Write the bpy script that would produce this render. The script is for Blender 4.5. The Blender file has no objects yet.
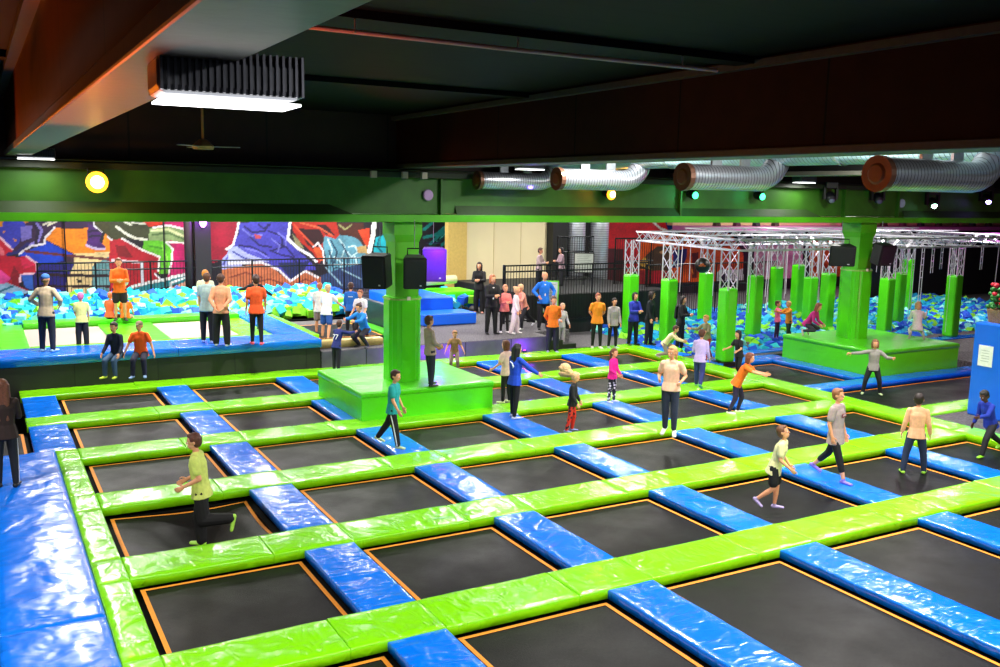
import bpy, bmesh, math, random
from mathutils import Vector, Matrix, noise
random.seed(7)
S = bpy.context.scene
COL = S.collection
PI = math.pi
R = math.radians

# ---------------------------------------------------------------- materials
def srgb(h):
    if isinstance(h, str):
        h = [int(h[i:i+2], 16) / 255 for i in (0, 2, 4)]
    return tuple((c / 12.92 if c <= .04045 else ((c + .055) / 1.055) ** 2.4) for c in h[:3]) + (1,)
def newmat(name):
    m = bpy.data.materials.new(name); m.use_nodes = True
    return m, m.node_tree.nodes, m.node_tree.links, m.node_tree.nodes['Principled BSDF']
_m = {}
def mat(col, rough=.6, metal=0, var=.08, scale=12, bump=.15, emit=0, spec=.5):
    """plain procedural material: a colour broken up by fine noise, with a light bump"""
    key = (col, rough, metal, var, scale, bump, emit, spec)
    if key in _m: return _m[key]
    m, n, l, b = newmat('paint_' + str(col)); c = srgb(col)
    tc = n.new('ShaderNodeTexCoord'); nz = n.new('ShaderNodeTexNoise'); nz.inputs['Scale'].default_value = scale
    nz.inputs['Detail'].default_value = 4
    l.new(tc.outputs['Object'], nz.inputs['Vector'])
    rp = n.new('ShaderNodeValToRGB')
    rp.color_ramp.elements[0].position = .3; rp.color_ramp.elements[1].position = .7
    rp.color_ramp.elements[0].color = tuple(x * (1 - var) for x in c[:3]) + (1,)
    rp.color_ramp.elements[1].color = tuple(min(1, x * (1 + var)) for x in c[:3]) + (1,)
    l.new(nz.outputs['Fac'], rp.inputs['Fac']); l.new(rp.outputs['Color'], b.inputs['Base Color'])
    b.inputs['Roughness'].default_value = rough; b.inputs['Metallic'].default_value = metal
    b.inputs['Specular IOR Level'].default_value = spec
    if bump:
        bp = n.new('ShaderNodeBump'); bp.inputs['Strength'].default_value = bump; bp.inputs['Distance'].default_value = .01
        l.new(nz.outputs['Fac'], bp.inputs['Height']); l.new(bp.outputs['Normal'], b.inputs['Normal'])
    if emit:
        b.inputs['Emission Color'].default_value = c; b.inputs['Emission Strength'].default_value = emit
    _m[key] = m
    return m
def vinyl(col, name, rough=.2, strength=.5, scale=1.0, stretch=(1, 1, 1), fold=.13):
    """glossy stretched vinyl: puckers and folds as bump, each pad with its own folds"""
    m, n, l, b = newmat(name); c = srgb(col)
    tc = n.new('ShaderNodeTexCoord'); oi = n.new('ShaderNodeObjectInfo')
    mp = n.new('ShaderNodeVectorMath'); mp.operation = 'ADD'
    mu = n.new('ShaderNodeVectorMath'); mu.operation = 'SCALE'; mu.inputs['Scale'].default_value = 37
    cb = n.new('ShaderNodeCombineXYZ')
    for i in range(3): l.new(oi.outputs['Random'], cb.inputs[i])
    l.new(cb.outputs[0], mu.inputs[0]); l.new(tc.outputs['Object'], mp.inputs[0]); l.new(mu.outputs[0], mp.inputs[1])
    n1 = n.new('ShaderNodeTexNoise'); n1.inputs['Scale'].default_value = 2.4 * scale; n1.inputs['Detail'].default_value = 2; n1.inputs['Distortion'].default_value = .6
    n2 = n.new('ShaderNodeTexNoise'); n2.inputs['Scale'].default_value = 4.5 * scale; n2.inputs['Detail'].default_value = 2.5; n2.inputs['Distortion'].default_value = 1.4
    n2.noise_type = 'RIDGED_MULTIFRACTAL'
    st = n.new('ShaderNodeMapping'); st.inputs['Scale'].default_value = stretch; st.inputs['Rotation'].default_value = (0, 0, .25)
    l.new(mp.outputs[0], n1.inputs['Vector']); l.new(mp.outputs[0], st.inputs['Vector']); l.new(st.outputs[0], n2.inputs['Vector'])
    ad = n.new('ShaderNodeMath'); ad.operation = 'MULTIPLY_ADD'; ad.inputs[1].default_value = fold
    l.new(n2.outputs['Fac'], ad.inputs[0]); l.new(n1.outputs['Fac'], ad.inputs[2])
    bp = n.new('ShaderNodeBump'); bp.inputs['Strength'].default_value = strength; bp.inputs['Distance'].default_value = .055
    l.new(ad.outputs[0], bp.inputs['Height']); l.new(bp.outputs['Normal'], b.inputs['Normal'])
    rp = n.new('ShaderNodeValToRGB')
    rp.color_ramp.elements[0].color = tuple(x * .93 for x in c[:3]) + (1,); rp.color_ramp.elements[1].color = c
    l.new(n1.outputs['Fac'], rp.inputs['Fac']); l.new(rp.outputs['Color'], b.inputs['Base Color'])
    b.inputs['Roughness'].default_value = rough; b.inputs['Specular IOR Level'].default_value = .5
    b.inputs['Coat Weight'].default_value = .3; b.inputs['Coat Roughness'].default_value = .12
    return m
M = {}
M['green'] = vinyl('8ae80a', 'green vinyl', .22, .85, 1, (1.3, .5, 1), .3)
M['blue'] = vinyl('0078f8', 'blue vinyl', .2, .9, 1, (.5, 1.5, 1), .34)
M['blue_matt'] = vinyl('0a68ea', 'blue vinyl block', .38, .25)
M['green_matt'] = vinyl('56e00a', 'green vinyl block', .34, .35)
M['mat_blue'] = vinyl('0078f8', 'blue vinyl of the big mats', .27, .7, .8, (.6, 1.4, 1), .3)
M['black'] = mat('0c0c0d', .5)
M['void'] = mat('060606', .8, var=0, bump=0, spec=.1)
M['orange_web'] = mat('f09428', .7, scale=40)
M['steel'] = mat('b9bcc2', .32, .85, scale=30, bump=.05)
M['alu'] = mat('d6d2dc', .35, .45, scale=30, bump=.05)
M['rail'] = mat('0d0d10', .4, .3)
def bed_material():
    m, n, l, b = newmat('woven trampoline mesh')
    tc = n.new('ShaderNodeTexCoord')
    w1 = n.new('ShaderNodeTexNoise'); w1.inputs['Scale'].default_value = 130; w1.inputs['Detail'].default_value = 2
    w2 = n.new('ShaderNodeTexNoise'); w2.inputs['Scale'].default_value = 1.6; w2.inputs['Detail'].default_value = 5
    mp = n.new('ShaderNodeMapping'); mp.inputs['Scale'].default_value = (1, .16, 1)
    l.new(tc.outputs['Object'], w2.inputs['Vector']); l.new(tc.outputs['Object'], mp.inputs[0]); l.new(mp.outputs[0], w1.inputs['Vector'])
    rp = n.new('ShaderNodeValToRGB')
    rp.color_ramp.elements[0].position = .35; rp.color_ramp.elements[0].color = (.0055, .005, .005, 1)
    rp.color_ramp.elements[1].position = .75; rp.color_ramp.elements[1].color = (.019, .017, .0165, 1)
    l.new(w1.outputs['Fac'], rp.inputs['Fac']); l.new(rp.outputs['Color'], b.inputs['Base Color'])
    r2 = n.new('ShaderNodeMapRange'); r2.inputs['From Min'].default_value = .3; r2.inputs['From Max'].default_value = .7
    r2.inputs['To Min'].default_value = .36; r2.inputs['To Max'].default_value = .55
    l.new(w2.outputs['Fac'], r2.inputs['Value']); l.new(r2.outputs[0], b.inputs['Roughness'])
    bp = n.new('ShaderNodeBump'); bp.inputs['Strength'].default_value = .5; bp.inputs['Distance'].default_value = .004
    l.new(w1.outputs['Fac'], bp.inputs['Height']); l.new(bp.outputs['Normal'], b.inputs['Normal'])
    b.inputs['Specular IOR Level'].default_value = .13
    return m
M['bed'] = bed_material()
def carpet(c1, c2, name):
    m, n, l, b = newmat(name)
    tc = n.new('ShaderNodeTexCoord'); w = n.new('ShaderNodeTexNoise'); w.inputs['Scale'].default_value = 22; w.inputs['Detail'].default_value = 8
    l.new(tc.outputs['Object'], w.inputs['Vector'])
    rp = n.new('ShaderNodeValToRGB'); rp.color_ramp.elements[0].position = .38; rp.color_ramp.elements[1].position = .62
    rp.color_ramp.elements[0].color = srgb(c1); rp.color_ramp.elements[1].color = srgb(c2)
    l.new(w.outputs['Fac'], rp.inputs['Fac']); l.new(rp.outputs['Color'], b.inputs['Base Color'])
    b.inputs['Roughness'].default_value = .85
    return m
M['carpet'] = carpet('3c3a3c', '6a6668', 'grey fleck carpet')
def striped(c1, c2, axis, period, width, name, rough=.6):
    """boards or ribs: dark grooves every period metres along one axis"""
    m, n, l, b = newmat(name)
    tc = n.new('ShaderNodeTexCoord'); sx = n.new('ShaderNodeSeparateXYZ'); l.new(tc.outputs['Object'], sx.inputs[0])
    mo = n.new('ShaderNodeMath'); mo.operation = 'MODULO'; mo.inputs[1].default_value = period
    ad = n.new('ShaderNodeMath'); ad.inputs[1].default_value = 1000 * period
    l.new(sx.outputs[axis], ad.inputs[0]); l.new(ad.outputs[0], mo.inputs[0])
    lt = n.new('ShaderNodeMath'); lt.operation = 'LESS_THAN'; lt.inputs[1].default_value = width; l.new(mo.outputs[0], lt.inputs[0])
    nz = n.new('ShaderNodeTexNoise'); nz.inputs['Scale'].default_value = 3; nz.inputs['Detail'].default_value = 6; l.new(tc.outputs['Object'], nz.inputs['Vector'])
    a = n.new('ShaderNodeValToRGB'); c = srgb(c1); a.color_ramp.elements[0].position = .3; a.color_ramp.elements[1].position = .7
    a.color_ramp.elements[0].color = tuple(x * .8 for x in c[:3]) + (1,); a.color_ramp.elements[1].color = tuple(x * 1.15 for x in c[:3]) + (1,)
    l.new(nz.outputs['Fac'], a.inputs['Fac'])
    mx = n.new('ShaderNodeMix'); mx.data_type = 'RGBA'; l.new(lt.outputs[0], mx.inputs['Factor'])
    l.new(a.outputs['Color'], mx.inputs['A']); mx.inputs['B'].default_value = srgb(c2)
    l.new(mx.outputs['Result'], b.inputs['Base Color']); b.inputs['Roughness'].default_value = rough
    bp = n.new('ShaderNodeBump'); bp.invert = True; bp.inputs['Distance'].default_value = .01; l.new(lt.outputs[0], bp.inputs['Height']); l.new(bp.outputs['Normal'], b.inputs['Normal'])
    return m
M['ceil'] = striped('0a0b0b', '020202', 1, .62, .035, 'ceiling boards', .7)
M['beam_dark'] = striped('2c120a', '0a0504', 1, 2.4, .03, 'dark brown beam boards', .6)
M['beam_brown'] = striped('4a2418', '150a07', 1, 2.4, .03, 'brown beam boards', .55)
M['beam_grey'] = mat('4a4a42', .4, spec=.25)
for k_ in ('ceil', 'beam_brown', 'beam_dark'): M[k_].node_tree.nodes['Principled BSDF'].inputs['Specular IOR Level'].default_value = .12
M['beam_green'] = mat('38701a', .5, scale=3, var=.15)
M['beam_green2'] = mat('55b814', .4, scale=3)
M['duct'] = striped('b8bcc4', '60646c', 0, .06, .012, 'spiral duct', .3); M['duct'].node_tree.nodes['Principled BSDF'].inputs['Metallic'].default_value = .8
M['duct_v'] = striped('c8ccd2', '70747c', 2, .1, .02, 'corrugated duct', .35); M['duct_v'].node_tree.nodes['Principled BSDF'].inputs['Metallic'].default_value = .6

# ---------------------------------------------------------------- mesh helpers
def lathe_free(bm): bmesh.ops.recalc_face_normals(bm, faces=bm.faces)
def obj(name, bm, m=None, parent=None, smooth=False, loc=None):
    bmesh.ops.recalc_face_normals(bm, faces=bm.faces)
    me = bpy.data.meshes.new(name); bm.to_mesh(me); bm.free()
    for q in (m if isinstance(m, (list, tuple)) else [m]):
        if q: me.materials.append(q)
    if smooth:
        for p in me.polygons: p.use_smooth = True
    o = bpy.data.objects.new(name, me); COL.objects.link(o)
    if parent: o.parent = parent
    if loc: o.location = loc
    return o
def tag(o, label=None, cat=None, group=None, kind=None):
    if label: o['label'] = label
    if cat: o['category'] = cat
    if group: o['group'] = group
    if kind: o['kind'] = kind
    return o
def thing(name, label, cat, loc=(0, 0, 0), rz=0, group=None):
    o = bpy.data.objects.new(name, None); COL.objects.link(o); o.location = loc; o.rotation_euler.z = rz
    o.empty_display_size = .1
    return tag(o, label, cat, group)
def box(bm, x0, x1, y0, y1, z0, z1, bev=0, mi=0, segs=2):
    r = bmesh.ops.create_cube(bm, size=1)['verts']
    for v in r: v.co = Vector((x0 + (v.co.x + .5) * (x1 - x0), y0 + (v.co.y + .5) * (y1 - y0), z0 + (v.co.z + .5) * (z1 - z0)))
    fs = {f for v in r for f in v.link_faces}
    for f in fs: f.material_index = mi
    if bev:
        es = list({e for v in r for e in v.link_edges})
        q = bmesh.ops.bevel(bm, geom=es, offset=bev, segments=segs, affect='EDGES', profile=.5)
        for f in q['faces']: f.material_index = mi
    return bm
def B(*a, **k): return box(bmesh.new(), *a, **k)
def tube(bm, pts, r, n=8, cap=True, mi=0):
    """round bar along points"""
    pts = [Vector(p) for p in pts]; rings = []
    rs = r if isinstance(r, (list, tuple)) else [r] * len(pts)
    for i, p in enumerate(pts):
        d = (pts[min(i + 1, len(pts) - 1)] - pts[max(i - 1, 0)]).normalized()
        u = d.orthogonal().normalized() if i == 0 else (u - d * u.dot(d)).normalized()
        w = d.cross(u)
        rings.append([bm.verts.new(p + (u * math.cos(2 * PI * k / n) + w * math.sin(2 * PI * k / n)) * rs[i]) for k in range(n)])
    for a, b in zip(rings, rings[1:]):
        for k in range(n): bm.faces.new((a[k], a[(k + 1) % n], b[(k + 1) % n], b[k])).material_index = mi
    if cap:
        bm.faces.new(rings[0]).material_index = mi; bm.faces.new(rings[-1][::-1]).material_index = mi
    return bm
def T(pts, r, n=8, **k): return tube(bmesh.new(), pts, r, n, **k)
def prism(bm, poly, z0, z1, mi=0):
    a = [bm.verts.new((x, y, z0)) for x, y in poly]; b = [bm.verts.new((x, y, z1)) for x, y in poly]
    n = len(poly)
    for i in range(n): bm.faces.new((a[i], a[(i + 1) % n], b[(i + 1) % n], b[i])).material_index = mi
    bm.faces.new(a[::-1]).material_index = mi; bm.faces.new(b).material_index = mi
    return bm
def ell(bm, c, rx, ry, rz, n=12, mi=0, rot=None):
    r = bmesh.ops.create_uvsphere(bm, u_segments=n, v_segments=max(6, n * 2 // 3), radius=1)['verts']
    for v in r:
        q = Vector((v.co.x * rx, v.co.y * ry, v.co.z * rz))
        if rot: q = rot @ q
        v.co = q + Vector(c)
    for f in {f for v in r for f in v.link_faces}: f.material_index = mi
    return bm

# ---------------------------------------------------------------- pads
def pad_mesh(name, L, W, H, seed, m, puff=.006, rad=.018, step=.07, rough=.009):
    """a vinyl covered foam slab L along x, W along y, its top near z = 0 and puffed, corners rounded, cloth slightly wrinkled"""
    bm = bmesh.new(); nx = max(4, int(L / step)); ny = max(4, int(W / step))
    def coords(n, S_):
        inner = [rad + (S_ - 2 * rad) * i / n for i in range(n + 1)]
        return [0, rad * .3] + inner + [S_ - rad * .3, S_]
    xs, ys = coords(nx, L), coords(ny, W); grid = []
    for i, x in enumerate(xs):
        row = []
        for j, y in enumerate(ys):
            ex = min(x, L - x); ey = min(y, W - y); e = min(ex, ey)
            z = -rad * (1 - math.sqrt(max(0, 1 - (1 - min(1, e / rad)) ** 2))) if e < rad else 0
            u, v = x / L, y / W
            if e >= rad: z += puff * (1 - (2 * u - 1) ** 6) * (1 - (2 * v - 1) ** 4)
            p = Vector((x * 2.2 + seed * 11, y * 2.2, seed)); q = Vector((x * 7 + seed * 5, y * 7, seed))
            z += rough * noise.noise(p) + rough * .5 * noise.noise(q)
            row.append(bm.verts.new((x, y, z)))
        grid.append(row)
    for i in range(len(xs) - 1):
        for j in range(len(ys) - 1): bm.faces.new((grid[i][j], grid[i + 1][j], grid[i + 1][j + 1], grid[i][j + 1]))
    rim = [grid[i][0] for i in range(len(xs))] + [grid[-1][j] for j in range(1, len(ys))] + [grid[i][-1] for i in range(len(xs) - 2, -1, -1)] + [grid[0][j] for j in range(len(ys) - 2, 0, -1)]
    low = [bm.verts.new((v.co.x, v.co.y, -H)) for v in rim]
    for i in range(len(rim)):
        k = (i + 1) % len(rim); bm.faces.new((rim[i], low[i], low[k], rim[k]))
    bm.faces.new(low)
    bmesh.ops.recalc_face_normals(bm, faces=bm.faces)
    me = bpy.data.meshes.new(name); bm.to_mesh(me); bm.free(); me.materials.append(m)
    for p in me.polygons: p.use_smooth = True
    return me
_pm = {}
def pad(name, x0, x1, y0, y1, ztop, H, m, label, group=None, cat='pad', seed=None, **k):
    """axis-aligned pad; the mesh origin sits at its corner"""
    L, W = round(x1 - x0, 3), round(y1 - y0, 3)
    sd = random.randint(0, 3) if seed is None else seed
    key = (L, W, H, m.name, sd, tuple(sorted(k.items())))
    if key not in _pm: _pm[key] = pad_mesh(name, L, W, H, sd * 3.7, m, **k)
    o = bpy.data.objects.new(name, _pm[key]); COL.objects.link(o); o.location = (x0, y0, ztop)
    return tag(o, label, cat, group)

# ---------------------------------------------------------------- trampoline field
ORD = ['first', 'second', 'third', 'fourth', 'fifth', 'sixth', 'seventh', 'eighth']
U0, DU, V0, DV, GW, BW = 3.637, 2.913, 23.27, 2.898, .78, .70
XE0, XE1 = 17.8, 18.5                         # the green end strip on the right
rowF = [V0 - DV * j for j in range(7)]        # front edge of green strip j
ROWN = ['farthest', 'second farthest', 'third farthest', 'third nearest', 'second nearest', 'nearest']
# beds: (column, row) -> dents  (x, y, depth, spread)
DENT = {(-1, 3): [((2.72,13.56), .34, .42)], (2, 4): [((11.04,10.56), .13, .4)]}
def bed(x0, x1, y0, y1, label, dents=(), z=-.13, group='trampolines of the main court', matm=None):
    t = thing('trampoline', label, 'trampoline', ((x0 + x1) / 2, (y0 + y1) / 2, z), 0, group)
    cx, cy = (x0 + x1) / 2, (y0 + y1) / 2
    a, b = (x1 - x0) / 2, (y1 - y0) / 2
    g, w = .05, .055
    def dz(x, y):
        s = 0
        for (p, d, sp) in dents:
            r2 = ((x + cx - p[0]) ** 2 + (y + cy - p[1]) ** 2)
            f = max(0, min(1, (a - abs(x)) / .35)) * max(0, min(1, (b - abs(y)) / .35))
            s -= d * (math.exp(-r2 / (2 * sp * sp)) * (.35 + .65 * f) + .32 * math.exp(-r2 / 1.6))
        return s
    n = 40 if dents else 8
    bm = bmesh.new()
    ax, by = a - g - w, b - g - w
    vs = [[bm.verts.new((-ax + 2 * ax * i / n, -by + 2 * by * j / n, dz(-ax + 2 * ax * i / n, -by + 2 * by * j / n))) for j in range(n + 1)] for i in range(n + 1)]
    for i in range(n):
        for j in range(n): bm.faces.new((vs[i][j], vs[i + 1][j], vs[i + 1][j + 1], vs[i][j + 1]))
    obj('mat', bm, matm or M['bed'], t, smooth=True)
    bm = bmesh.new(); q = 24 if dents else 1
    for (sx0, sy0, sx1, sy1, nx, ny) in ((-1, -1, 1, -1, 0, -1), (1, -1, 1, 1, 1, 0), (1, 1, -1, 1, 0, 1), (-1, 1, -1, -1, -1, 0)):
        prev = None
        for i in range(q + 1):
            f = i / q; x = (sx0 + (sx1 - sx0) * f) * ax; y = (sy0 + (sy1 - sy0) * f) * by
            X = (sx0 + (sx1 - sx0) * f) * (ax + w); Y = (sy0 + (sy1 - sy0) * f) * (by + w)
            zz = dz(x, y) + .008
            c = (bm.verts.new((x, y, zz)), bm.verts.new((X, Y, zz)))
            if prev: bm.faces.new((prev[0], prev[1], c[1], c[0]))
            prev = c
    obj('edge_webbing', bm, M['orange_web'], t)['label'] = 'orange webbing around the mat'
    bm = bmesh.new()
    for (p0, p1, q0, q1) in ((-a - .1, a + .1, b - g, b + .05), (-a - .1, a + .1, -b - .05, -b + g), (a - g, a + .1, -b, b), (-a - .1, -a + g, -b, b)):
        box(bm, p0, p1, q0, q1, -.10, -.04)
    obj('frame', bm, M['void'], t)  # black frame that also stands in for the shaded spring gap
    return t

WHO = {(-1, 3): 'boy in lime shirt bouncing on it', (2, 4): 'boy in cream shirt and shorts on it', (2, 2): 'child in red patterned leggings on it', (3, 4): 'boy in peach sweater on it',
       (4, 4): 'boy in blue sweater on it', (2, 3): 'girl in peach shirt jumping above it'}
def colname(c): return ORD[c + 2]
for j in range(6):
    y1 = rowF[j]
    y0 = rowF[j + 1] + GW if j < 5 else 4.6
    for c in range(-2, 5):
        xl = U0 + DU * c
        if c == -2: continue
        if (j == 1 and c == 1) or (j == 0 and c == 1): pass
        xr = U0 + DU * (c + 1) if c < 4 else XE0
        who = WHO.get((c, j))
        lab = f"black trampoline with {who}, {ROWN[j]} row" if who else f"black trampoline, {colname(c)} from left in the {ROWN[j]} row"
        if j == 5 and c < 0 and c == -1: pass
        bx0 = xl + BW + .06
        if c == -2: bx0 = xl + BW - .3
        if c == 4 and j > 4: continue
        if j == 0 and c == -2: continue
        # green block with the column stands on the bed right of the third column
        bed(bx0, xr - .02, y0 + .02, y1 - .02, lab, DENT.get((c, j), ()))
        if not (c == -2):
            if c == -1 and j >= 2: continue
            yb = y0
            pad('blue_pad', xl, xl + BW, yb - (.0), y1 + .0, .0, .115, M['blue'], f"blue vinyl pad between trampolines, {colname(c - 1) if c > -1 else 'first'} from left in the {ROWN[j]} row", 'blue pads between the trampolines')
# the trampoline at the far left of the second row
bed(-1.9, .68, rowF[2] + GW + .02, rowF[1] - .02, 'trampoline at the left picture edge beside the long-haired person')
# green strips across
for j in range(7):
    y0, y1 = rowF[j], rowF[j] + GW
    if j == 6: continue
    x = .72 if j < 2 else 1.43
    cells = [-1, 0, 1, 2, 3, 4]
    if j < 2:
        pad('green_pad', .70, U0 - .42 + DU * 0 - 0.0, y0, y1, .012, .13, M['green'], f"green vinyl strip pad, first from left, {'one row in front of' if j else 'right below'} the raised blue deck", 'green strips across the court')
    else:
        pad('green_pad', 1.43, U0 - .42, y0, y1, .012, .13, M['green'], f"green vinyl strip pad, first from left, along the back of the {ROWN[j]} row", 'green strips across the court')
    for c in range(0, 5):
        a = U0 + DU * c - .42; b = a + 1.12; e = U0 + DU * (c + 1) - .42 if c < 4 else XE0
        pad('green_junction_pad', a + .004, b, y0, y1, .016, .13, M['green'], f"short green junction pad, {ORD[c]} from left, at the back of the {ROWN[j]} row", 'green junction pads')
        pad('green_pad', b + .004, e, y0, y1, .012, .13, M['green'], f"green vinyl strip pad, {ORD[c+1]} from left, along the back of the {ROWN[j]} row", 'green strips across the court')
# green side strip along the blue mat and the end strip on the right
for k, j in enumerate(range(2, 6)):
    ya = rowF[j + 1] if j < 5 else 5; yb = rowF[j]
    pad('green_side_pad', 1.06, 1.43, ya + GW, yb - .003, .008, .13, M['green'], f"narrow green side pad beside the big blue mat, {ORD[k]} from the back", 'green side strip')
    pad('green_side_pad', 1.06, 1.43, yb, yb + GW, .014, .13, M['green'], f"small green corner piece beside the big blue mat, {ORD[k]} from the back", 'green side strip')
for j in range(0, 5):
    ya = rowF[j + 1] + GW * .5; yb = rowF[j] + GW * .5 if j else rowF[0] + GW
    pad('green_end_pad', XE0, XE1, ya, yb - .004, .02, .15, M['green'], f"green pad of the right-hand end strip, {ORD[j]} from the back", 'green end strip')
pad('green_end_pad', XE0, XE1, 6.5, rowF[5] + GW * .5 - .004, .02, .15, M['green'], 'green pad of the right-hand end strip, at the picture edge', 'green end strip')

# big blue mats at left
for (ya, yb, lab, sd) in ((9.98 + .75, 18.22, 'large glossy blue landing mat at left, long-haired person standing on it', 1), (5.2, 10.72, 'large pale-shining blue landing mat in the left front corner', 2)):
    pad('landing_mat', -.02, 1.055, ya, yb, .03, .3, M['mat_blue'], lab, 'landing mats at left', 'mat', sd, puff=.02, rad=.04, rough=.016)

# right part of the court: two beds framed in blue beside the second block
pad('blue_pad', XE1, 21.5, 20.05, 20.75, 0, .13, M['blue'], 'blue pad behind the right rear trampoline, in front of the foam pit')
pad('blue_pad', 20.75, 21.35, 17.0, 20.05, 0, .13, M['blue'], 'narrow blue pad along the left side of the second green block')
pad('blue_pad', XE1, 26.2, 16.25, 16.85, 0, .13, M['blue'], 'long blue pad in front of the second green block')
bed(XE1 + .05, 20.72, 16.9, 20.0, 'trampoline framed by blue pads behind the right end strip', group=None)
bed(XE1 + .05, 26.2, 14.0, 16.2, 'wide trampoline below child in grey jacket with arms out', group=None)
pad('green_border_pad', XE1, 26.2, 13.2, 13.95, 0, .13, M['green'], 'pale green border pad ending at the tall blue box')

# ---------------------------------------------------------------- setting
def struct(name, bm, m, **k): return tag(obj(name, bm, m, **k), kind='structure')
struct('floor', B(-8, 62, -4, 40, -.75, -.6), M['void'])
bm = B(XE1 + .02, 34, 4, 13.15, -.6, -.02); struct('floor_carpet', bm, M['carpet'])
bm = B(15.35, 62, 24.08, 36, -.6, -.005); box(bm, 18.52, 62, 20.8, 24.08, -.6, -.02); box(bm, 26.25, 62, 13.2, 20.8, -.6, -.02); struct('floor_far', bm, M['carpet'])
struct('wall_left', B(-8.2, -8, -4, 40, -.6, 6.4), mat('2a2224'))
struct('ceiling', B(-8, 62, -4, 40, 6.4, 6.55), M['ceil'])
struct('wall_right', B(61.8, 62, -4, 40, -.6, 6.4), mat('1a1418'))
# main girder across the hall with its upper wall
g = thing('green_girder', 'long green painted girder crossing the hall above the two columns', 'beam', (0, 0, 0)); g['kind'] = 'structure'
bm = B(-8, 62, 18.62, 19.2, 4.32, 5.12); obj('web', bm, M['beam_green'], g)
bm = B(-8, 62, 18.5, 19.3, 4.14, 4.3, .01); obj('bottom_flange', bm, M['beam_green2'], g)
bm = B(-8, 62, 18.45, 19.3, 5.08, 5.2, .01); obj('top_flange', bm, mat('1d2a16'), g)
bm = bmesh.new()
for x in (8.9, 15.6, 21.6, 23.9): box(bm, x, x + .05, 18.5, 18.62, 4.3, 5.08)
obj('stiffener', bm, M['beam_green'], g)
bm = bmesh.new()
for (xa, xb) in ((-7.9, 6.9), (9.3, 20.7), (24.2, 61)):
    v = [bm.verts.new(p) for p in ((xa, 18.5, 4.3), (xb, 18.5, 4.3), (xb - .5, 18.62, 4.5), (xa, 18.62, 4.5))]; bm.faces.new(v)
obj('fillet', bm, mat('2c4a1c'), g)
struct('wall_upper', B(-8, 62, 18.9, 19.1, 5.2, 6.4), striped('2b1713', '0a0504', 0, 2.6, .04, 'upper wall boards'))
# roof beams running to the girder
def roof_beam(x0, x1, label, m):
    t = thing('roof_beam', label, 'beam'); t['kind'] = 'structure'
    obj('web', B(x0 + .02, x1 - .02, -4, 18.9, 5.36, 6.4), m, t)
    obj('bottom_flange', B(x0 - .02, x1 + .02, -4, 18.9, 5.28, 5.37, .012), M['beam_grey'], t)
    obj('top_flange', B(x0 - .1, x1 + .3, -4, 18.9, 6.28, 6.36), M['beam_grey'], t)
roof_beam(.56, .91, 'brown boarded roof beam carrying the flood light at upper left', M['beam_brown'])
roof_beam(8.0, 8.6, 'wide dark brown roof beam running to the left green column', M['beam_dark'])
roof_beam(15.4, 15.9, 'dark roof beam hidden behind the wide one', M['void'])
bm = bmesh.new(); tube(bm, [(-3.5, 3, 6.3), (-.4, 11, 5.4)], .09, 4); obj('roof_brace', bm, M['beam_brown']); tag(bpy.data.objects['roof_brace'], kind='structure')
bm = bmesh.new()
for k in range(3): box(bm, -8, 8, 3.2 + k * 5.0, 3.5 + k * 5.0, 6.32, 6.4)
struct('trim_1', bm, M['ceil'])

# back walls and the murals --------------------------------------------------
CREAM = mat('e9d9ad', .6, var=.03, scale=1)
mural_items = []
def P(col, pts): mural_items.append(('p', srgb(col), [(pts[i], pts[i + 1]) for i in range(0, len(pts), 2)]))
def L(col, w, pts): mural_items.append(('l', srgb(col), [(pts[i], pts[i + 1]) for i in range(0, len(pts), 2)], w))
P('4a4ab8', [0.04,3.54,2.15,3.54,2.12,2.86,1.12,2.57,0.01,3.01])
P('e8a020', [0.71,3.56,0.89,3.56,0.85,3.35,0.7,3.31]); P('e8a020', [1.48,3.54,1.66,3.54,1.57,3.39])
P('e8a020', [1.14,2.96,1.29,2.87,1.21,2.83]); P('e8a020', [0.81,3.22,0.94,3.18,0.88,3.13])
P('3c2044', [1.68,3.54,3.74,3.55,3.73,3.3,2.42,3.28,2.12,2.95,2.11,2.73,1.52,2.69,0.99,2.35,0.96,2.44,1.33,2.78,1.46,3.17,1.55,3.43])
P('8f80c8', [1.41,3.35,1.75,3.37,1.71,2.95,1.41,2.83]); L('a090d8', .1, [1.91,3.43,2.05,3.22,1.92,2.87,1.67,2.71]); L('2a1438', .12, [1.79,3.48,1.93,3.17,1.84,2.78])
L('e0d8c8', .07, [2.1,3.41,2.35,3.52]); L('e0d8c8', .07, [2.26,3.39,2.51,3.52])
P('1450cc', [2.16,2.86,3.02,2.36,3.01,2.03,1.88,2.05,1.3,2.35,1.27,2.44,2.07,2.71])
P('ffa012', [2.12,2.95,2.46,3.3,3.14,3.25,3.6,3.32,3.5,2.81,3.95,2.71,4.1,3.17,4.3,2.85,4.28,2.44,3.02,2.4,2.16,2.89])
P('50206a', [3.52,3.44,3.73,3.39,3.97,3.08,3.87,2.85,4.07,2.62,4.03,2.54,3.45,2.67,3.48,2.94]); L('281038', .08, [3.55,2.99,3.88,3.03]); L('281038', .08, [3.55,3.17,3.85,3.21]); L('d8c8e8', .08, [3.44,2.68,3.69,2.57,4.04,2.54])
L('f0e8f0', .06, [3.73,3.53,3.74,3.37,3.97,3.17,4.14,3.16,4.17,2.98,4.34,2.8,4.55,2.87])
L('f0e8f0', .07, [2.46,3.31,2.14,2.97,2.12,2.75,1.67,2.67,1.31,2.41])
P('c81440', [0.01,3.05,0.76,2.92,1.12,2.52,0.96,2.35,1.22,2.31,1.54,2.32,1.84,2.07,1.82,1.72,1.31,1.69,1.25,1.3,1.63,1.08,1.05,1.13,-0.06,1.81])
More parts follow.
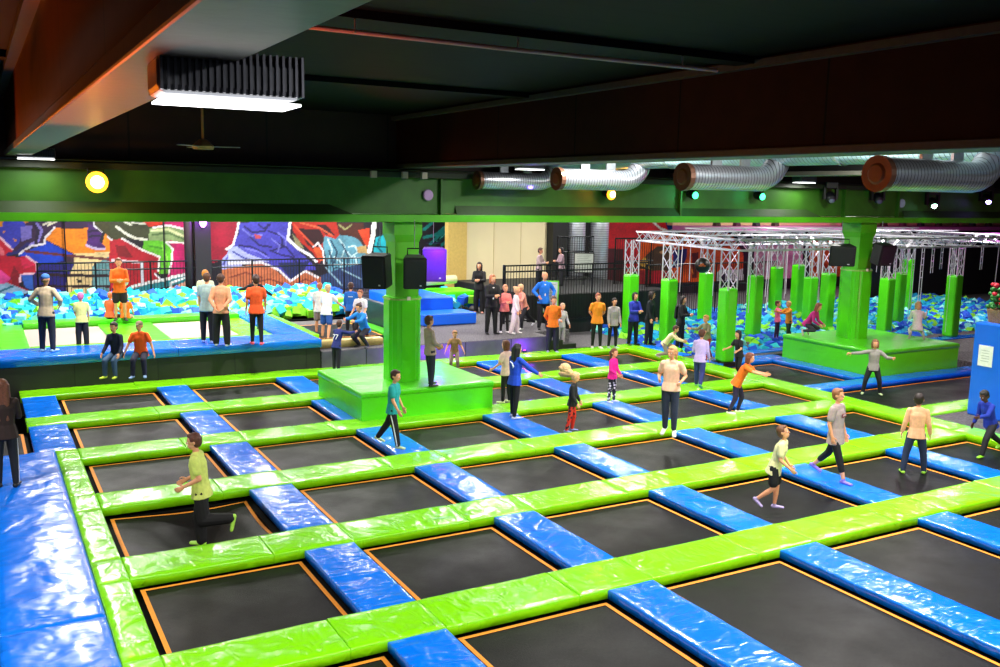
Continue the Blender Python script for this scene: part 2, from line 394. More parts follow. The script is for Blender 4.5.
P('8c0c30', [1.13,2,1.31,1.69,1.25,1.25,1.59,1.09,1.09,1.17,1,1.65]); P('f02868', [1.34,2.26,1.65,2.25,1.76,2.03,1.4,1.86]); P('e88090', [0.52,2.83,0.82,2.62,0.88,2.35,0.5,2.45])
P('ee58b0', [-0.05,1.94,0.7,1.88,1.03,1.57,0.79,1.33,-0.09,1.3]); L('ffd8e8', .07, [0.76,2.98,1.1,2.57]); L('ffd8e8', .07, [1.54,2.32,1.84,2.07,1.84,1.72,1.33,1.7,1.28,1.47]); L('302870', .12, [0.96,2.4,1.27,2.48,1.6,2.76])
P('a8c8e0', [-0.09,1.34,0.91,1.42,1.63,1.06,-0.11,0.99]); P('3a70c0', [1.33,1.67,1.68,1.68,1.67,1.15,1.44,1.25]); L('207890', .06, [0.66,1.14,1.05,1.3])
P('281c78', [2.36,2.06,2.94,2.25,3.01,2.19,3,1.96,2.75,0.8,1.76,0.83,1.72,1.68,1.96,2.03])
P('f2dcaa', [3.02,2.4,4.28,2.44,4.21,0.74,2.69,0.8,2.76,1.52,3,1.96]); P('6c9498', [3.84,2.08,4.27,2.34,4.21,0.74,3.53,0.77,3.61,1.95]); P('382038', [2.69,2.28,3.02,2.36,3.01,2.03,2.76,2.03]); L('6a3038', .1, [1.51,2.5,2.94,2.32,4.27,2.16]); L('2c1420', .12, [1.82,1.68,4.24,1.57]); L('2c1420', .1, [1.8,1.28,4.23,1.2]); P('181018', [3.07,1.49,3.25,1.48,3.23,1.35,3.08,1.37])
P('3e3a1c', [3.74,3.55,4.66,3.55,4.64,2.87,4.34,2.85,4.17,3.01,3.97,3.17,3.75,3.37])
P('b41a34', [4.2,2.83,4.62,2.92,5.31,2.49,5.89,2.24,5.82,1.67,6.09,1.38,5.49,1.11,4.14,0.77])
P('3c3c28', [4.25,3.54,5.39,3.55,5.7,3.29,5.5,2.86,4.49,2.91,4.23,2.99]); L('f0ece0', .09, [4.46,3.34,4.8,3.06,5.1,2.91,5.46,2.87]); L('e8e4d8', .07, [4.73,3.52,4.95,3.41]); L('e8e4d8', .05, [4.99,3.48,5.52,3.43]); P('c83018', [5.35,3.52,6.02,3.53,6.11,3.41,5.57,3.34])
P('bb0c70', [6.02,3.53,7.55,3.53,7.5,1.73,6.32,1.47,6.13,1.37,6.36,2.52]); P('7c1020', [4.39,2.69,4.74,2.64,4.99,2.21,4.46,2.27])
P('8a9a70', [5.56,3.24,5.7,3.31,6.25,3.38,6.75,3.24,7.11,2.97,7.01,2.61,6.73,2.74,6.32,2.83,6.14,2.79,5.55,2.84]); L('d8d8b0', .1, [5.65,3.19,6.24,3.24,6.74,3]); L('5a6c48', .07, [5.69,3.05,6.24,3.1,6.83,2.85]); P('70b82c', [5.37,2.84,6.14,2.81,6.36,2.52,6.2,1.61,5.87,1.61,5.91,2.24,5.31,2.49]); L('4a8c20', .06, [5.54,2.63,6.08,2.53]); L('a0d860', .06, [5.99,2.67,6.16,2.19,6.05,1.71])
P('181424', [5.71,1.65,5.87,1.62,6.23,1.37,6.13,1.3,5.82,1.43]); L('f4f0f4', .06, [5.71,1.6,5.95,1.36,6.22,1.3]); L('f8f0f0', .06, [6.13,2.78,6.36,2.52,6.32,2.09,6.2,1.61]); L('f8f0f0', .05, [6.13,2.78,6.73,2.74,7.1,2.57]); L('f8f0f0', .06, [4.62,2.92,5.31,2.49,5.89,2.24,5.83,1.72]); L('f8e8f0', .06, [5.7,3.3,6.25,3.39,6.75,3.26,7.02,3.05])
P('38102c', [7.08,3.33,7.31,3.14,7.34,2.58,7.15,2.59,7.11,2.95]); P('b8a088', [7.12,3.24,7.21,3.19,7.34,2.61,7.22,2.59]); P('c83828', [7.17,2.56,7.38,2.56,7.38,2.27,7.19,2.27]); P('e04cf0', [6.88,2.95,7.11,3,7.1,2.61,6.92,2.69])
P('1f8088', [4.86,1.08,5.49,1.25,6.18,1.37,6.7,1.53,7.08,1.79,7.41,1.93,7.41,1.58,6.69,1.26,5.94,1.09,4.85,0.84]); L('f0f4f4', .12, [4.91,1.17,5.49,1.3,6.23,1.42,6.28,1.47,6.88,1.57,7.08,1.79,7.42,1.93]); P('dcae98', [6.24,1.08,6.69,1.26,7.41,1.63,7.38,0.8,6.23,0.84]); L('f0f4f4', .08, [6.21,0.89,6.27,1.27,7.36,1.63])
L('e8d0d8', .1, [4.28,2.13,5.29,2.04]); L('d8d8e0', .12, [5.27,2.04,5.27,1.3])
P('a0063c', [7.51,3.53,8.91,3.53,8.65,3.04,8.59,2.55,8.19,2.11,7.46,1.83])
P('b4b8ea', [8.14,2.08,8.59,2.64,8.89,2.79,8.87,1.8,8.13,1.66]); P('d08858', [8.13,1.71,8.87,1.82,8.84,0.74,8.11,0.77]); L('6060b0', .08, [8.64,2.54,8.34,2.15,8.18,1.91])
P('a0063c', [8.24,3.53,8.84,3.53,8.64,2.69,8.4,2.51]); P('5650b4', [8.81,3.5,10.76,3.51,10.7,2.73,11.13,2.38,11.58,1.96,11.87,1.6,11.32,1.62,10.79,1.22,10.29,1.67,9.67,2,8.38,1.96,8.58,2.69,8.83,3.11])
for pts in ([9.02,3.35,9.32,3.11,9.81,3.17,9.94,3.41], [9.94,3.17,10.44,2.98,10.49,2.54,10.11,2.42], [9.25,2.92,9.56,2.62,10.05,2.55], [8.82,2.62,9.31,2.56,9.86,2.24], [9.99,2.42,10.43,2.23,10.81,2.16,11.06,1.91], [10.18,2.73,10.62,2.54,10.94,2.16], [9.57,3.41,9.75,3.26,10.01,3.41]): L('28205e', .07, pts)
for pts in ([8.96,3.23,9.25,2.99,9.69,3.01], [10.06,2.86,10.37,2.61,10.3,2.36], [9.06,2.5,9.55,2.37,9.92,2.12], [10.31,3.1,10.63,2.85,10.62,2.6]): L('8a88dc', .06, pts)
P('c05868', [9.38,3.05,9.69,2.98,9.62,2.86,9.44,2.89]); P('c0c4ee', [8.4,2.57,8.7,2.59,9.12,2.31,9.92,1.99,8.38,1.98]); L('4048a0', .05, [8.57,2.38,8.99,2.13,9.48,2]); L('6868b8', .05, [8.82,2.56,9.36,2.31,9.86,2.02])
P('b83018', [10.86,3.51,12.69,3.51,12.82,2.97,12.11,2.49,11.98,1.82,11.72,2.28,11.14,2.79,10.92,3.16]); P('341018', [11.14,3.26,11.99,3.22,12.25,2.78,11.98,2.59,11.85,2.34,11.46,2.66]); P('341018', [11.86,3.41,12.26,3.41,12.65,2.97,12.25,3.03]); L('e86840', .05, [10.95,3.41,11.4,2.91,11.85,2.46,12.11,2.14]); L('e07850', .05, [11.21,3.48,11.99,3.29,12.52,2.97]); P('8c8868', [10.88,3.04,11.2,2.72,11.33,2.47,11.01,2.6])
P('6ea0b0', [12.19,2.97,12.65,2.84,12.92,3.09,13.74,2.96,13.95,2.5,13.8,0.93,12.5,0.97,12.24,2.14,12.12,2.59]); 
for pts in ([12.32,2.84,12.51,2.39,12.38,2.07], [12.79,2.84,13.05,2.51,12.92,2.13], [13.19,2.51,13.46,2.57,13.6,2.31,13.32,2.12,13.15,2.32], [12.58,2.13,12.91,1.87,12.84,1.35], [13.46,2.12,13.6,1.66]): L('d4ecf2', .05, pts)
for pts in ([12.45,2.78,12.71,2.32,12.58,1.88], [12.92,2.64,13.19,2.12,13.12,1.61], [12.64,1.68,13.32,1.6,13.74,1.72], [12.38,2.39,12.51,1.88,12.64,1.1]): L('1c3c54', .06, pts)
P('4a2418', [12.69,3.48,13.85,3.48,13.88,2.5,13.6,2.83,13.26,2.96,12.85,2.97]); L('9c9c70', .07, [12.79,3.41,13.06,3.22,13.33,3.41]); P('d8542a', [13.6,3.19,14.09,3.28,14.12,2.44,13.88,2.63]); P('b8a070', [13.53,2.51,13.95,2.57,14.02,2.24,13.6,2.25])
P('e07038', [11.72,2.47,11.98,2.53,12.18,2.01,11.98,1.95]); L('f6f2f6', .13, [10.8,3.51,10.7,2.85,11.13,2.46,11.59,2.21,11.84,1.95]); L('f6f2f6', .09, [8.81,3.5,8.74,3.17,8.58,2.66,8.33,2.48]); L('f6f2f6', .07, [11.72,2.53,11.92,2.69,12.11,2.4,12.18,1.88])
L('fffdfa', .25, [14.3,3.48,14.26,3.02,14.09,2.31]); P('1cb0bc', [14.38,2.89,14.86,3.02,14.86,2.16,14.23,2.21]); L('0c6070', .06, [14.51,2.83,14.44,2.5,14.65,2.3])
P('c88058', [8.32,1.69,9.17,1.88,9.85,1.93,10.54,1.35,10.79,1.19,11.45,1.61,12,1.31,12.03,0.73,8.3,0.86]); L('8c4c38', .06, [8.43,1.41,9.04,1.58,9.66,1.37]); L('8c4c38', .06, [9.15,1.14,9.97,1.3,10.47,1.1]); L('8c4c38', .05, [10.92,1.02,11.38,1.26,11.84,1.06]); P('24305c', [10.29,1.92,11.58,1.96,11.32,1.62,10.81,1.23]); L('f8f4f8', .09, [8.38,1.96,9.67,1.95,10.29,1.67,10.79,1.2,11.38,1.58,11.9,1.31])
P('34486c', [12,1.37,12.91,1.68,13.95,1.85,13.94,0.8,12.5,0.84,12.03,0.86]); L('a8c8d8', .05, [12.24,1.69,12.91,0.96]); L('a8c8d8', .05, [12.91,1.61,13.73,1.2])
P('1e1a20', [14.84,3.51,18.59,3.52,18.65,-0.35,14.85,-0.17]); 
for pts in ([16.85,2.61,17.89,3.48], [17.37,2.53,18.43,3.42], [16.55,2.88,17.67,3.08], [17.14,3.01,17.67,3.42], [16.54,3.21,16.91,3.48]): L('1c8480', .16, pts)
L('5cc0b4', .05, [17.14,2.67,18.05,3.45]); L('0c4444', .1, [17,2.54,17.82,3.14])
P('caa078', [17.6,2.36,17.9,2.66,18.21,2.95,18.46,2.8,18.33,2.42,18.57,2.21,18.45,1.93,17.84,1.94]); L('3c2018', .08, [17.75,2.46,18.29,2.59]); L('3c2018', .08, [17.99,2.11,18.29,2.52,18.36,2.8]); P('a88468', [17.61,1.78,18.46,1.83,18.47,0.85,17.62,0.88]); L('2c1c20', .1, [17.76,1.77,18.39,0.93]); L('2c1c20', .1, [18.38,1.62,17.85,1.08])
P('101014', [22.34,3.59,25.75,3.6,25.89,0.37,22.43,0.48]); P('d80f28', [25.43,3.6,29.65,3.61,29.68,3.01,28.13,2.26,27.85,1.23,25.9,0.15,25.19,0.18]); P('50101c', [25.1,2.3,26.99,2.27,27.09,0.11,25.19,0.18])
P('1048a0', [29.44,3.61,33.67,3.62,36.98,3.63,37.06,2.74,33.11,3.05,30.89,3.12,29.68,3.12]); P('c04010', [30.89,3.14,32.03,3.53,32.95,3.11,33.72,2.94,30.61,2.89]); P('f4740c', [27.85,2.48,28.79,2.8,30.61,2.98,33.72,2.96,37.05,2.8,37.3,0.04,30.78,0.26,27.85,1.18])
P('4c3c24', [28.42,1.98,29.02,2.36,29.79,2.38,29.84,1.02,28.68,1.1,27.84,1.45]); P('e0b848', [27.9,1.5,28.29,1.87,28.77,1.21]); P('c8a070', [29.14,2.08,29.73,2.29,29.54,1.91]); P('c01830', [27.85,1.23,29.93,1.15,29.99,0.23,27.89,0.3]); P('1c2c6c', [30.02,2.18,30.94,2.22,30.9,1.78,30.71,1.33,30.07,1.29]); P('e2e8e4', [32.88,0.94,33.24,1.16,33.86,1.09,35.58,1.17,35.66,0.16,33,0.24]); P('2c2c44', [33.11,0.82,33.56,0.92,33.52,0.46]); P('6c2810', [31.25,1.99,31.68,2.04,31.62,0.74,31.33,0.75]); L('b04808', .1, [30.92,2.56,32.41,2.21,33.61,2.36]); L('ffa040', .1, [30.98,1.66,31.39,0.98])
L('fbf7f2', .13, [28.75,3.53,29.18,3.23,29.68,3.1,30.31,3.18,30.89,3.1,31.6,3.28,32.03,3.49,32.47,3.52,32.78,3.34,33.03,3.05]); L('f0b060', .07, [31.62,3.06,32.11,3.45])
P('0c0c10', [34.31,3.58,35.67,3.58,36,-0.52,34.89,-0.48,34.71,1.9,33.63,3.15]); P('93807e', [35.67,3.58,37.25,3.58,37.29,3.14,35.7,3.14]); P('ece6dc', [37.25,3.58,39.16,3.59,39.2,3.17,37.29,3.17]); P('2c1c18', [39.16,3.59,39.48,3.59,39.52,3.13,39.21,3.13]); P('e08ab0', [39.48,3.59,41.75,3.59,41.8,3.13,39.52,3.13]); P('e8c8d0', [35.7,3.14,38.93,3.13,39.29,-0.65,35.63,-0.5,35.44,1.89]); P('181014', [38.99,1.98,39.44,1.97,39.69,-0.66,39.24,-0.64]); P('e49038', [39.37,3.13,43.65,3.12,44.09,-0.83,39.79,-0.67]); P('b04a18', [39.92,1.12,40.7,1.39,41.36,0.94,40.61,0.24]); P('ffd090', [39.58,2.54,40.22,2.11,39.88,1.54])
P('12080e', [43.59,3.67,62.43,3.71,63.43,-1.68,44.1,-0.91])
MX0, MX1, MZ0, MZ1, ST = -4.2, 44.6, .55, 4.5, .036
def raster():
    nx, nz = int((MX1 - MX0) / ST), int((MZ1 - MZ0) / ST)
    base = srgb('1c1420'); cols = [[base] * (nz + 1) for _ in range(nx + 1)]
    for it in mural_items:
        pts = it[2]; pad_ = it[3] if it[0] == 'l' else 0
        x0 = min(p[0] for p in pts) - pad_; x1 = max(p[0] for p in pts) + pad_; z0 = min(p[1] for p in pts) - pad_; z1 = max(p[1] for p in pts) + pad_
        for i in range(max(0, int((x0 - MX0) / ST)), min(nx, int((x1 - MX0) / ST) + 1) + 1):
            x = MX0 + i * ST
            for k in range(max(0, int((z0 - MZ0) / ST)), min(nz, int((z1 - MZ0) / ST) + 1) + 1):
                z = MZ0 + k * ST; hit = False
                if it[0] == 'p':
                    a = pts[-1]
                    for b in pts:
                        if (a[1] > z) != (b[1] > z) and x < (b[0] - a[0]) * (z - a[1]) / (b[1] - a[1]) + a[0]: hit = not hit
                        a = b
                else:
                    for a, b in zip(pts, pts[1:]):
                        dx, dz = b[0] - a[0], b[1] - a[1]; t = max(0, min(1, ((x - a[0]) * dx + (z - a[1]) * dz) / (dx * dx + dz * dz + 1e-9)))
                        if (x - a[0] - t * dx) ** 2 + (z - a[1] - t * dz) ** 2 < (it[3] * .34 + .012) ** 2: hit = True; break
                if hit: cols[i][k] = it[1]
    bm = bmesh.new(); vs = [[bm.verts.new((MX0 + i * ST, 36, MZ0 + k * ST)) for k in range(nz + 1)] for i in range(nx + 1)]
    for i in range(nx):
        for k in range(nz): bm.faces.new((vs[i][k], vs[i + 1][k], vs[i + 1][k + 1], vs[i][k + 1]))
    me = bpy.data.meshes.new('mural'); bm.to_mesh(me); bm.free()
    ca = me.color_attributes.new('paint', 'FLOAT_COLOR', 'POINT'); fl = []
    for i in range(nx + 1):
        for k in range(nz + 1):
            c = cols[i][k]; f = .8 + .3 * noise.noise(Vector((i * .06, k * .12, 3))) + .26 * noise.noise(Vector((i * .4, k * .55, 8)))
            mx_ = max(c[:3]); fl += [min(1, q_ * f * (.55 + .45 * q_ / (mx_ + 1e-6))) for q_ in c[:3]] + [1]
    ca.data.foreach_set('color', fl)
    m, n, l, b = newmat('spray painted mural'); at = n.new('ShaderNodeVertexColor'); at.layer_name = 'paint'
    l.new(at.outputs['Color'], b.inputs['Base Color']); b.inputs['Roughness'].default_value = .6
    me.materials.append(m); o = bpy.data.objects.new('wall_back', me); COL.objects.link(o); tag(o, kind='structure')
raster()
struct('wall_back_shell', B(-8, 62, 36.01, 36.3, -.6, 6.4), mat('241c20'))
# cream enclosure and dark piers in front of the back wall
t = thing('cream_partition', 'plain cream painted partition between the dark mural and the duct shaft', 'wall'); t['kind'] = 'structure'
obj('panel', B(17.5, 21.4, 34, 34.2, 0, 5.2), CREAM, t); obj('end_post', B(16.65, 17.5, 33.9, 34.2, 0, 5.2), mat('c9a95c', .6), t)
bm = bmesh.new()
for x in (18.8, 20.1): box(bm, x, x + .012, 33.985, 34.0, 0, 5.2)
obj('joint', bm, mat('bda878'), t)
struct('pier_dark', B(21.4, 22.15, 33.5, 34.2, 0, 5.2), mat('0b0b0d'))
for i, (x, r_) in enumerate(((22.75, .42), (24.0, .42))):
    bm = T([(x, 33.8, 0), (x, 33.8, 6.3)], r_, 20); o = obj('vertical_duct', bm, M['duct_v'], smooth=True)
    tag(o, ('left', 'right')[i] + ' one of two silver corrugated ducts rising behind the railing', 'duct', 'vertical ducts')
t = thing('support_post', 'pair of dark pipes and post in front of the magenta part of the mural', 'post', (6.9, 34.3, 0))
obj('pipe', T([(-.28, 0, -.6), (-.28, 0, 6.3)], .16, 12), mat('2a1620'), t, smooth=True); obj('post', B(-.1, .45, -.2, .2, -.6, 6.3), mat('1c1018'), t)
bm = ell(bmesh.new(), (.18, -.25, 3.6), .13, .06, .22); o = obj('lamp', bm, mat('b060ff', emit=12), t, smooth=True)
# wires down the mural
for i, x in enumerate((2.75, 6.05)):
    o = obj('drop_cable', T([(x, 35.9, .9), (x, 35.9, 6)], .025, 6), M['black']); tag(o, ('left', 'right')[i] + ' thin dark cable hanging in front of the mural', 'cable')

# ---------------------------------------------------------------- raised deck, far left
DZ = .8
bm = B(-8, 8.0, 24.07, 30.0, -.6, .56); struct('deck_base', bm, striped('26281f', '0e0e0c', 0, 1.9, .02, 'dark skirt', .7))
def deckpad(x0, x1, y0, y1, m, lab, z=DZ, H=.22): return pad('deck_pad', x0, x1, y0, y1, z, H, m, lab, None, 'pad', rough=.006)
deckpad(-3.5, .15, 24.0, 25.35, M['blue'], 'blue edge pad at the far left corner of the raised deck')
deckpad(.16, 4.3, 24.0, 25.35, M['blue'], 'blue edge pad of the raised deck under the man in beige sweater')
deckpad(4.31, 8.02, 24.0, 25.35, M['blue'], 'blue edge pad of the raised deck where boys stand and look on')
deckpad(7.15, 8.02, 25.36, 31, M['blue'], 'long blue pad running back along the right side of the raised deck')
deckpad(-3.5, -.05, 25.36, 30, M['blue'], 'blue pad on the left side of the raised deck')
deckpad(.0, 1.05, 25.36, 29.9, M['green_matt'], 'pale green ribbed pad left of the raised beds', .78)
deckpad(3.0, 4.45, 25.36, 29.2, M['green_matt'], 'green pad between the two grey beds of the raised deck', .78)
deckpad(6.3, 7.1, 25.36, 29.2, M['green'], 'white-shining green pad right of the second grey bed', .78)
deckpad(1.06, 7.1, 29.22, 29.95, M['green_matt'], 'green pad between the grey beds and the foam pit', .9, .3)
deckpad(1.06, 7.1, 25.36, 25.66, M['green'], 'thin green front pad of the grey beds', .79)
GREYBED = mat('b8a49c', .6, scale=30)
for i, (x0, x1) in enumerate(((1.06, 3.0), (4.45, 6.3))):
    t = thing('trampoline', 'pale grey trampoline bed on the raised deck, ' + ('behind the man in beige sweater' if i == 0 else 'behind the boys looking on'), 'trampoline', ((x0 + x1) / 2, 27.4, .7), 0, 'raised grey beds')
    obj('mat', B(-(x1 - x0) / 2, (x1 - x0) / 2, -1.75, 1.75, -.02, .03), GREYBED, t)
    obj('frame', B(-(x1 - x0) / 2 - .05, (x1 - x0) / 2 + .05, -1.8, 1.8, -.1, -.03), M['void'], t)

# stage to the right of the deck
PURP = striped('5a5068', '18161a', 0, 1.55, .03, 'stage front panels', .5)
bm = B(8.03, 15.33, 24.07, 33.4, -.6, .45); box(bm, 15.33, 16.69, 25.0, 33.4, -.6, .45); struct('stage', bm, M['carpet'])
bm = B(8.04, 15.33, 24.04, 24.068, -.3, .44); o = obj('stage_front', bm, PURP); tag(o, kind='structure')
bm = B(15.34, 15.9, 24.15, 24.98, -.6, .28); box(bm, 15.9, 16.4, 24.15, 24.98, -.6, .14); o = obj('stage_steps', bm, M['black']); tag(o, 'short black steps at the right end of the stage', 'steps')
# dark beds and beams on the stage
bed(8.3, 10.3, 25.1, 27.9, 'dark trampoline on the stage behind the boy in white shirt', z=.62, group=None)
o = pad('beam_pad', 8.05, 10.0, 24.5, 24.8, .66, .2, mat('d8bc78', .35), 'long beige padded beam in front of the dark stage trampoline', None, 'pad')
pad('green_pad', 10.35, 10.75, 25.0, 28.2, .66, .2, M['green_matt'], 'green pad right of the dark stage trampoline')
pad('green_pad', 8.05, 8.25, 24.9, 29.5, .8, .3, M['green'], 'thin green pad beside the long blue deck pad')
o = obj('dark_pad_wall', B(10.8, 11.0, 25.5, 29.2, .46, 1.35, .02), mat('22303c', .4)); tag(o, 'dark blue-grey padded side wall left of the first green column', 'pad')
# blue steps
t = thing('blue_foam_steps', 'two big blue foam steps on the stage behind the left column', 'steps', (0, 0, 0))
obj('lower_step', B(12.55, 14.5, 27.3, 28.4, .46, .84, .04), M['blue_matt'], t, smooth=False); obj('upper_step', B(12.3, 14.2, 28.45, 31.5, .46, 1.25, .04), M['blue_matt'], t)
o = pad('green_slide_pad', 14.25, 16.1, 30.3, 31.8, 1.2, .5, M['green_matt'], 'bright green pad beside the small foam pit behind the blue steps')
o = obj('bolster', T([(14.3, 30.9, 1.55), (15.5, 30.9, 1.6)], .16, 14), mat('cfc89a', .4), smooth=True); tag(o, 'pale bolster roll lying behind the purple-lit speaker', 'bolster')

# ---------------------------------------------------------------- green blocks and columns
def block(x0, x1, y0, y1, h, label):
    t = thing('padded_block', label, 'platform', ((x0 + x1) / 2, (y0 + y1) / 2, -.13))
    me = pad_mesh('top_pad', x1 - x0, y1 - y0, .12, 2, M['green_matt'], puff=.01, rad=.03)
    o = bpy.data.objects.new('top_pad', me); COL.objects.link(o); o.parent = t; o.location = (-(x1 - x0) / 2, -(y1 - y0) / 2, h + .13)
    a, b = (x1 - x0) / 2, (y1 - y0) / 2
    obj('body', B(-a + .01, a - .01, -b + .01, b - .01, 0, h + .02, .02), M['green_matt'], t)
    return t
B1 = block(6.83, 9.98, 17.93, 20.75, .62, 'bright green padded platform around the left column')
B2 = block(21.38, 25.0, 16.88, 20.3, .7, 'long green padded platform around the right column')
def column(x, y, w, zb, zp, label):
    t = thing('padded_column', label, 'column', (x, y, zb)); 
    def oct_(a, c): return [(-a + c, -a), (a - c, -a), (a, -a + c), (a, a - c), (a - c, a), (-a + c, a), (-a, a - c), (-a, -a + c)]
    a = w / 2; q = prism(bmesh.new(), oct_(a, a * .42), 0, zp - zb)
    bmesh.ops.bevel(q, geom=[e for e in q.edges if abs(e.verts[0].co.z - e.verts[1].co.z) > .1], offset=.06, segments=3, affect='EDGES')
    obj('pad_sleeve', q, M['green_matt'], t, smooth=False)
    b = a * .74
    obj('shaft', prism(bmesh.new(), oct_(b, b * .05), zp - zb, 4.14 - zb), M['beam_green2'], t)
    q = bmesh.new()
    v0 = [q.verts.new((sx * b, sy * b, 3.7 - zb)) for sx, sy in ((-1, -1), (1, -1), (1, 1), (-1, 1))]; v1 = [q.verts.new((sx * (b + .05), sy * (b + .05), 3.86 - zb)) for sx, sy in ((-1, -1), (1, -1), (1, 1), (-1, 1))]
    for i in range(4): q.faces.new((v0[i], v0[(i + 1) % 4], v1[(i + 1) % 4], v1[i]))
    prism(q, [(-b - .05, -b - .05), (b + .05, -b - .05), (b + .05, b + .05), (-b - .05, b + .05)], 3.86 - zb, 4.13 - zb)
    obj('capital', q, M['beam_green2'], t)
    obj('strap', prism(bmesh.new(), oct_(a + .006, a * .42), zp - zb - .06, zp - zb - .02), mat('9cc860', .4), t)
    q = bmesh.new(); box(q, -.05, .03, -a - .02, -a, zp - zb - .06, zp - zb + .02); obj('tag', q, mat('f0e8d0'), t)
    return t
column(8.2, 18.98, .75, .62, 2.5, 'left green column with padded lower half and two black speakers')
column(22.85, 18.98, .78, .7, 2.78, 'right green column with padded lower half and two black speakers')

def speaker(x, y, z, w, h, d, rz, tilt, label, m=None, hang=4.2):
    t = thing('loudspeaker', label, 'speaker', (x, y, z), rz); m = m or M['black']
    q = prism(bmesh.new(), [(-w / 2, -d / 2), (w / 2, -d / 2), (w * .38, d / 2), (-w * .38, d / 2)], -h / 2, h / 2)
    bmesh.ops.bevel(q, geom=list(q.edges), offset=.02, segments=2, affect='EDGES')
    o = obj('cabinet', q, m, t); o.rotation_euler.x = tilt
    q = B(-w * .43, w * .43, -d / 2 - .012, -d / 2 + .01, -h * .44, h * .44, .008); o = obj('grille', q, mat('17171a', .5, scale=200, var=.4) if m is M['black'] else m, t); o.rotation_euler.x = tilt
    q = B(w * .2, w * .28, -d / 2 - .016, -d / 2 - .01, -h * .40, -h * .36); o = obj('badge', q, mat('d8d8e0'), t); o.rotation_euler.x = tilt
    obj('bracket', T([(-w * .3, d * .2, h / 2), (-w * .3, d * .2, h / 2 + .15), (w * .3, d * .2, h / 2 + .15), (w * .3, d * .2, h / 2)], .015, 6), M['rail'], t)
    if hang: obj('chain', T([(0, d * .2, h / 2 + .15), (0, d * .2, hang - z)], .008, 5), M['steel'], t)
    return t
HD = -R(29.4)
speaker(7.42, 18.45, 3.12, .56, .7, .45, HD - R(20), .12, 'black loudspeaker hanging on the left side of the left column')
speaker(8.15, 18.2, 3.1, .5, .68, .42, HD + R(8), .12, 'black loudspeaker hanging in front of the left column')
speaker(21.47, 18.4, 3.24, .72, .58, .45, HD - R(8), .15, 'black loudspeaker tilted down on the left side of the right column')
speaker(22.85, 18.1, 3.26, .6, .6, .42, HD + R(25), .2, 'black loudspeaker on the right side of the right column')
speaker(12.75, 27.0, 2.5, .78, 1.05, .5, HD + R(10), .1, 'purple-lit loudspeaker hanging above the blue foam steps', mat('5a2a9c', .45))  # purple light is put into the cabinet colour; the speaker itself is black
# tall blue box at right edge with a notice and a planter on top
t = thing('blue_foam_box', 'tall blue padded box with a white notice at the right edge', 'box', (0, 0, 0))
BX = (19.65, 12.95)
obj('body', B(BX[0], BX[0] + 2.4, BX[1] - 2.2, BX[1], -.02, 2.12, .04), M['blue_matt'], t)
obj('notice', B(BX[0] - .012, BX[0] - .001, BX[1] - .5, BX[1] - .16, 1.15, 1.62), mat('f2f2ee', .5), t)['label'] = 'white paper notice'
bm = bmesh.new()
for k in range(5): box(bm, BX[0] - .014, BX[0] - .0125, BX[1] - .42, BX[1] - .22 - .02 * (k % 2), 1.5 - k * .06, 1.512 - k * .06)
obj('notice_print', bm, mat('b8b8b4'), t)
t = thing('flower_basket', 'wicker basket of red and green flowers standing on the blue box', 'basket', (BX[0] + .42, BX[1] - .28, 2.12))
obj('basket', T([(0, 0, 0), (0, 0, .3)], [.2, .26], 18), mat('9c7a58', .8, scale=60, var=.4), t)
bm = bmesh.new()
for k in range(40): a_ = random.random() * 6.28; r_ = random.random() * .24; z_ = .32 + random.random() * .45; ell(bm, (r_ * math.cos(a_), r_ * math.sin(a_), z_), .07, .07, .05, 6)
tag(obj('leaves', bm, mat('2c7c34'), t), kind='stuff')
bm = bmesh.new()
for k in range(16): a_ = random.random() * 6.28; r_ = .12 + random.random() * .16; z_ = .4 + random.random() * .5; ell(bm, (r_ * math.cos(a_), r_ * math.sin(a_), z_), .06, .06, .05, 6)
tag(obj('blossoms', bm, mat('d01c34'), t), kind='stuff')

# ---------------------------------------------------------------- railings
def railing(pts, z0, z1, label, gap=.11, mid=None, group=None):
    t = thing('railing', label, 'railing', (pts[0][0], pts[0][1], z0), 0, group); ox, oy = pts[0]; h = z1 - z0
    bars = bmesh.new(); rails = bmesh.new()
    for (a, b) in zip(pts, pts[1:]):
        A = Vector((a[0] - ox, a[1] - oy, 0)); Bv = Vector((b[0] - ox, b[1] - oy, 0)); L_ = (Bv - A).length; n = max(1, int(L_ / gap))
        for i in range(n + 1):
            p = A.lerp(Bv, i / n); tube(bars, [p + Vector((0, 0, .05)), p + Vector((0, 0, h))], .011, 4)
        for z in (.08, h) + ((mid,) if mid else ()): tube(rails, [A + Vector((0, 0, z)), Bv + Vector((0, 0, z))], .028, 6)
        for i in range(0, n + 1, 16):
            p = A.lerp(Bv, i / n); obj('post', T([p, p + Vector((0, 0, h + .03))], .032, 6), M['rail'], t)
    obj('bars', bars, M['rail'], t); obj('rail', rails, M['rail'], t)
    return t
railing([(1.75, 34.2), (13.9, 34.2)], .75, 2.2, 'long black bar railing in front of the mural behind the foam pit', mid=1.2)
railing([(14.6, 34.2), (16.5, 34.2)], .75, 2.2, 'short black railing in front of the dark mural behind the blue steps')
struct('ledge', B(-8, 16.6, 34.05, 36, -.6, .78), mat('3a3440'))
railing([(15.33, 27.0), (15.33, 26.9), (21.3, 26.9)], .45, 2.4, 'black bar railing behind the people on the stage, sloping ramp behind it', mid=1.75)
struct('ramp_deck', B(16.7, 23.0, 27.6, 33.4, -.6, 1.3), mat('0f0f11'))
railing([(20.35, 31.5), (22.1, 31.5)], 1.3, 3.1, 'tall black railing beside the notice board on the upper deck', mid=1.2)
railing([(22.1, 30.0), (24.0, 30.0)], .9, 3.1, 'black railing in front of the red mural', mid=1.3)
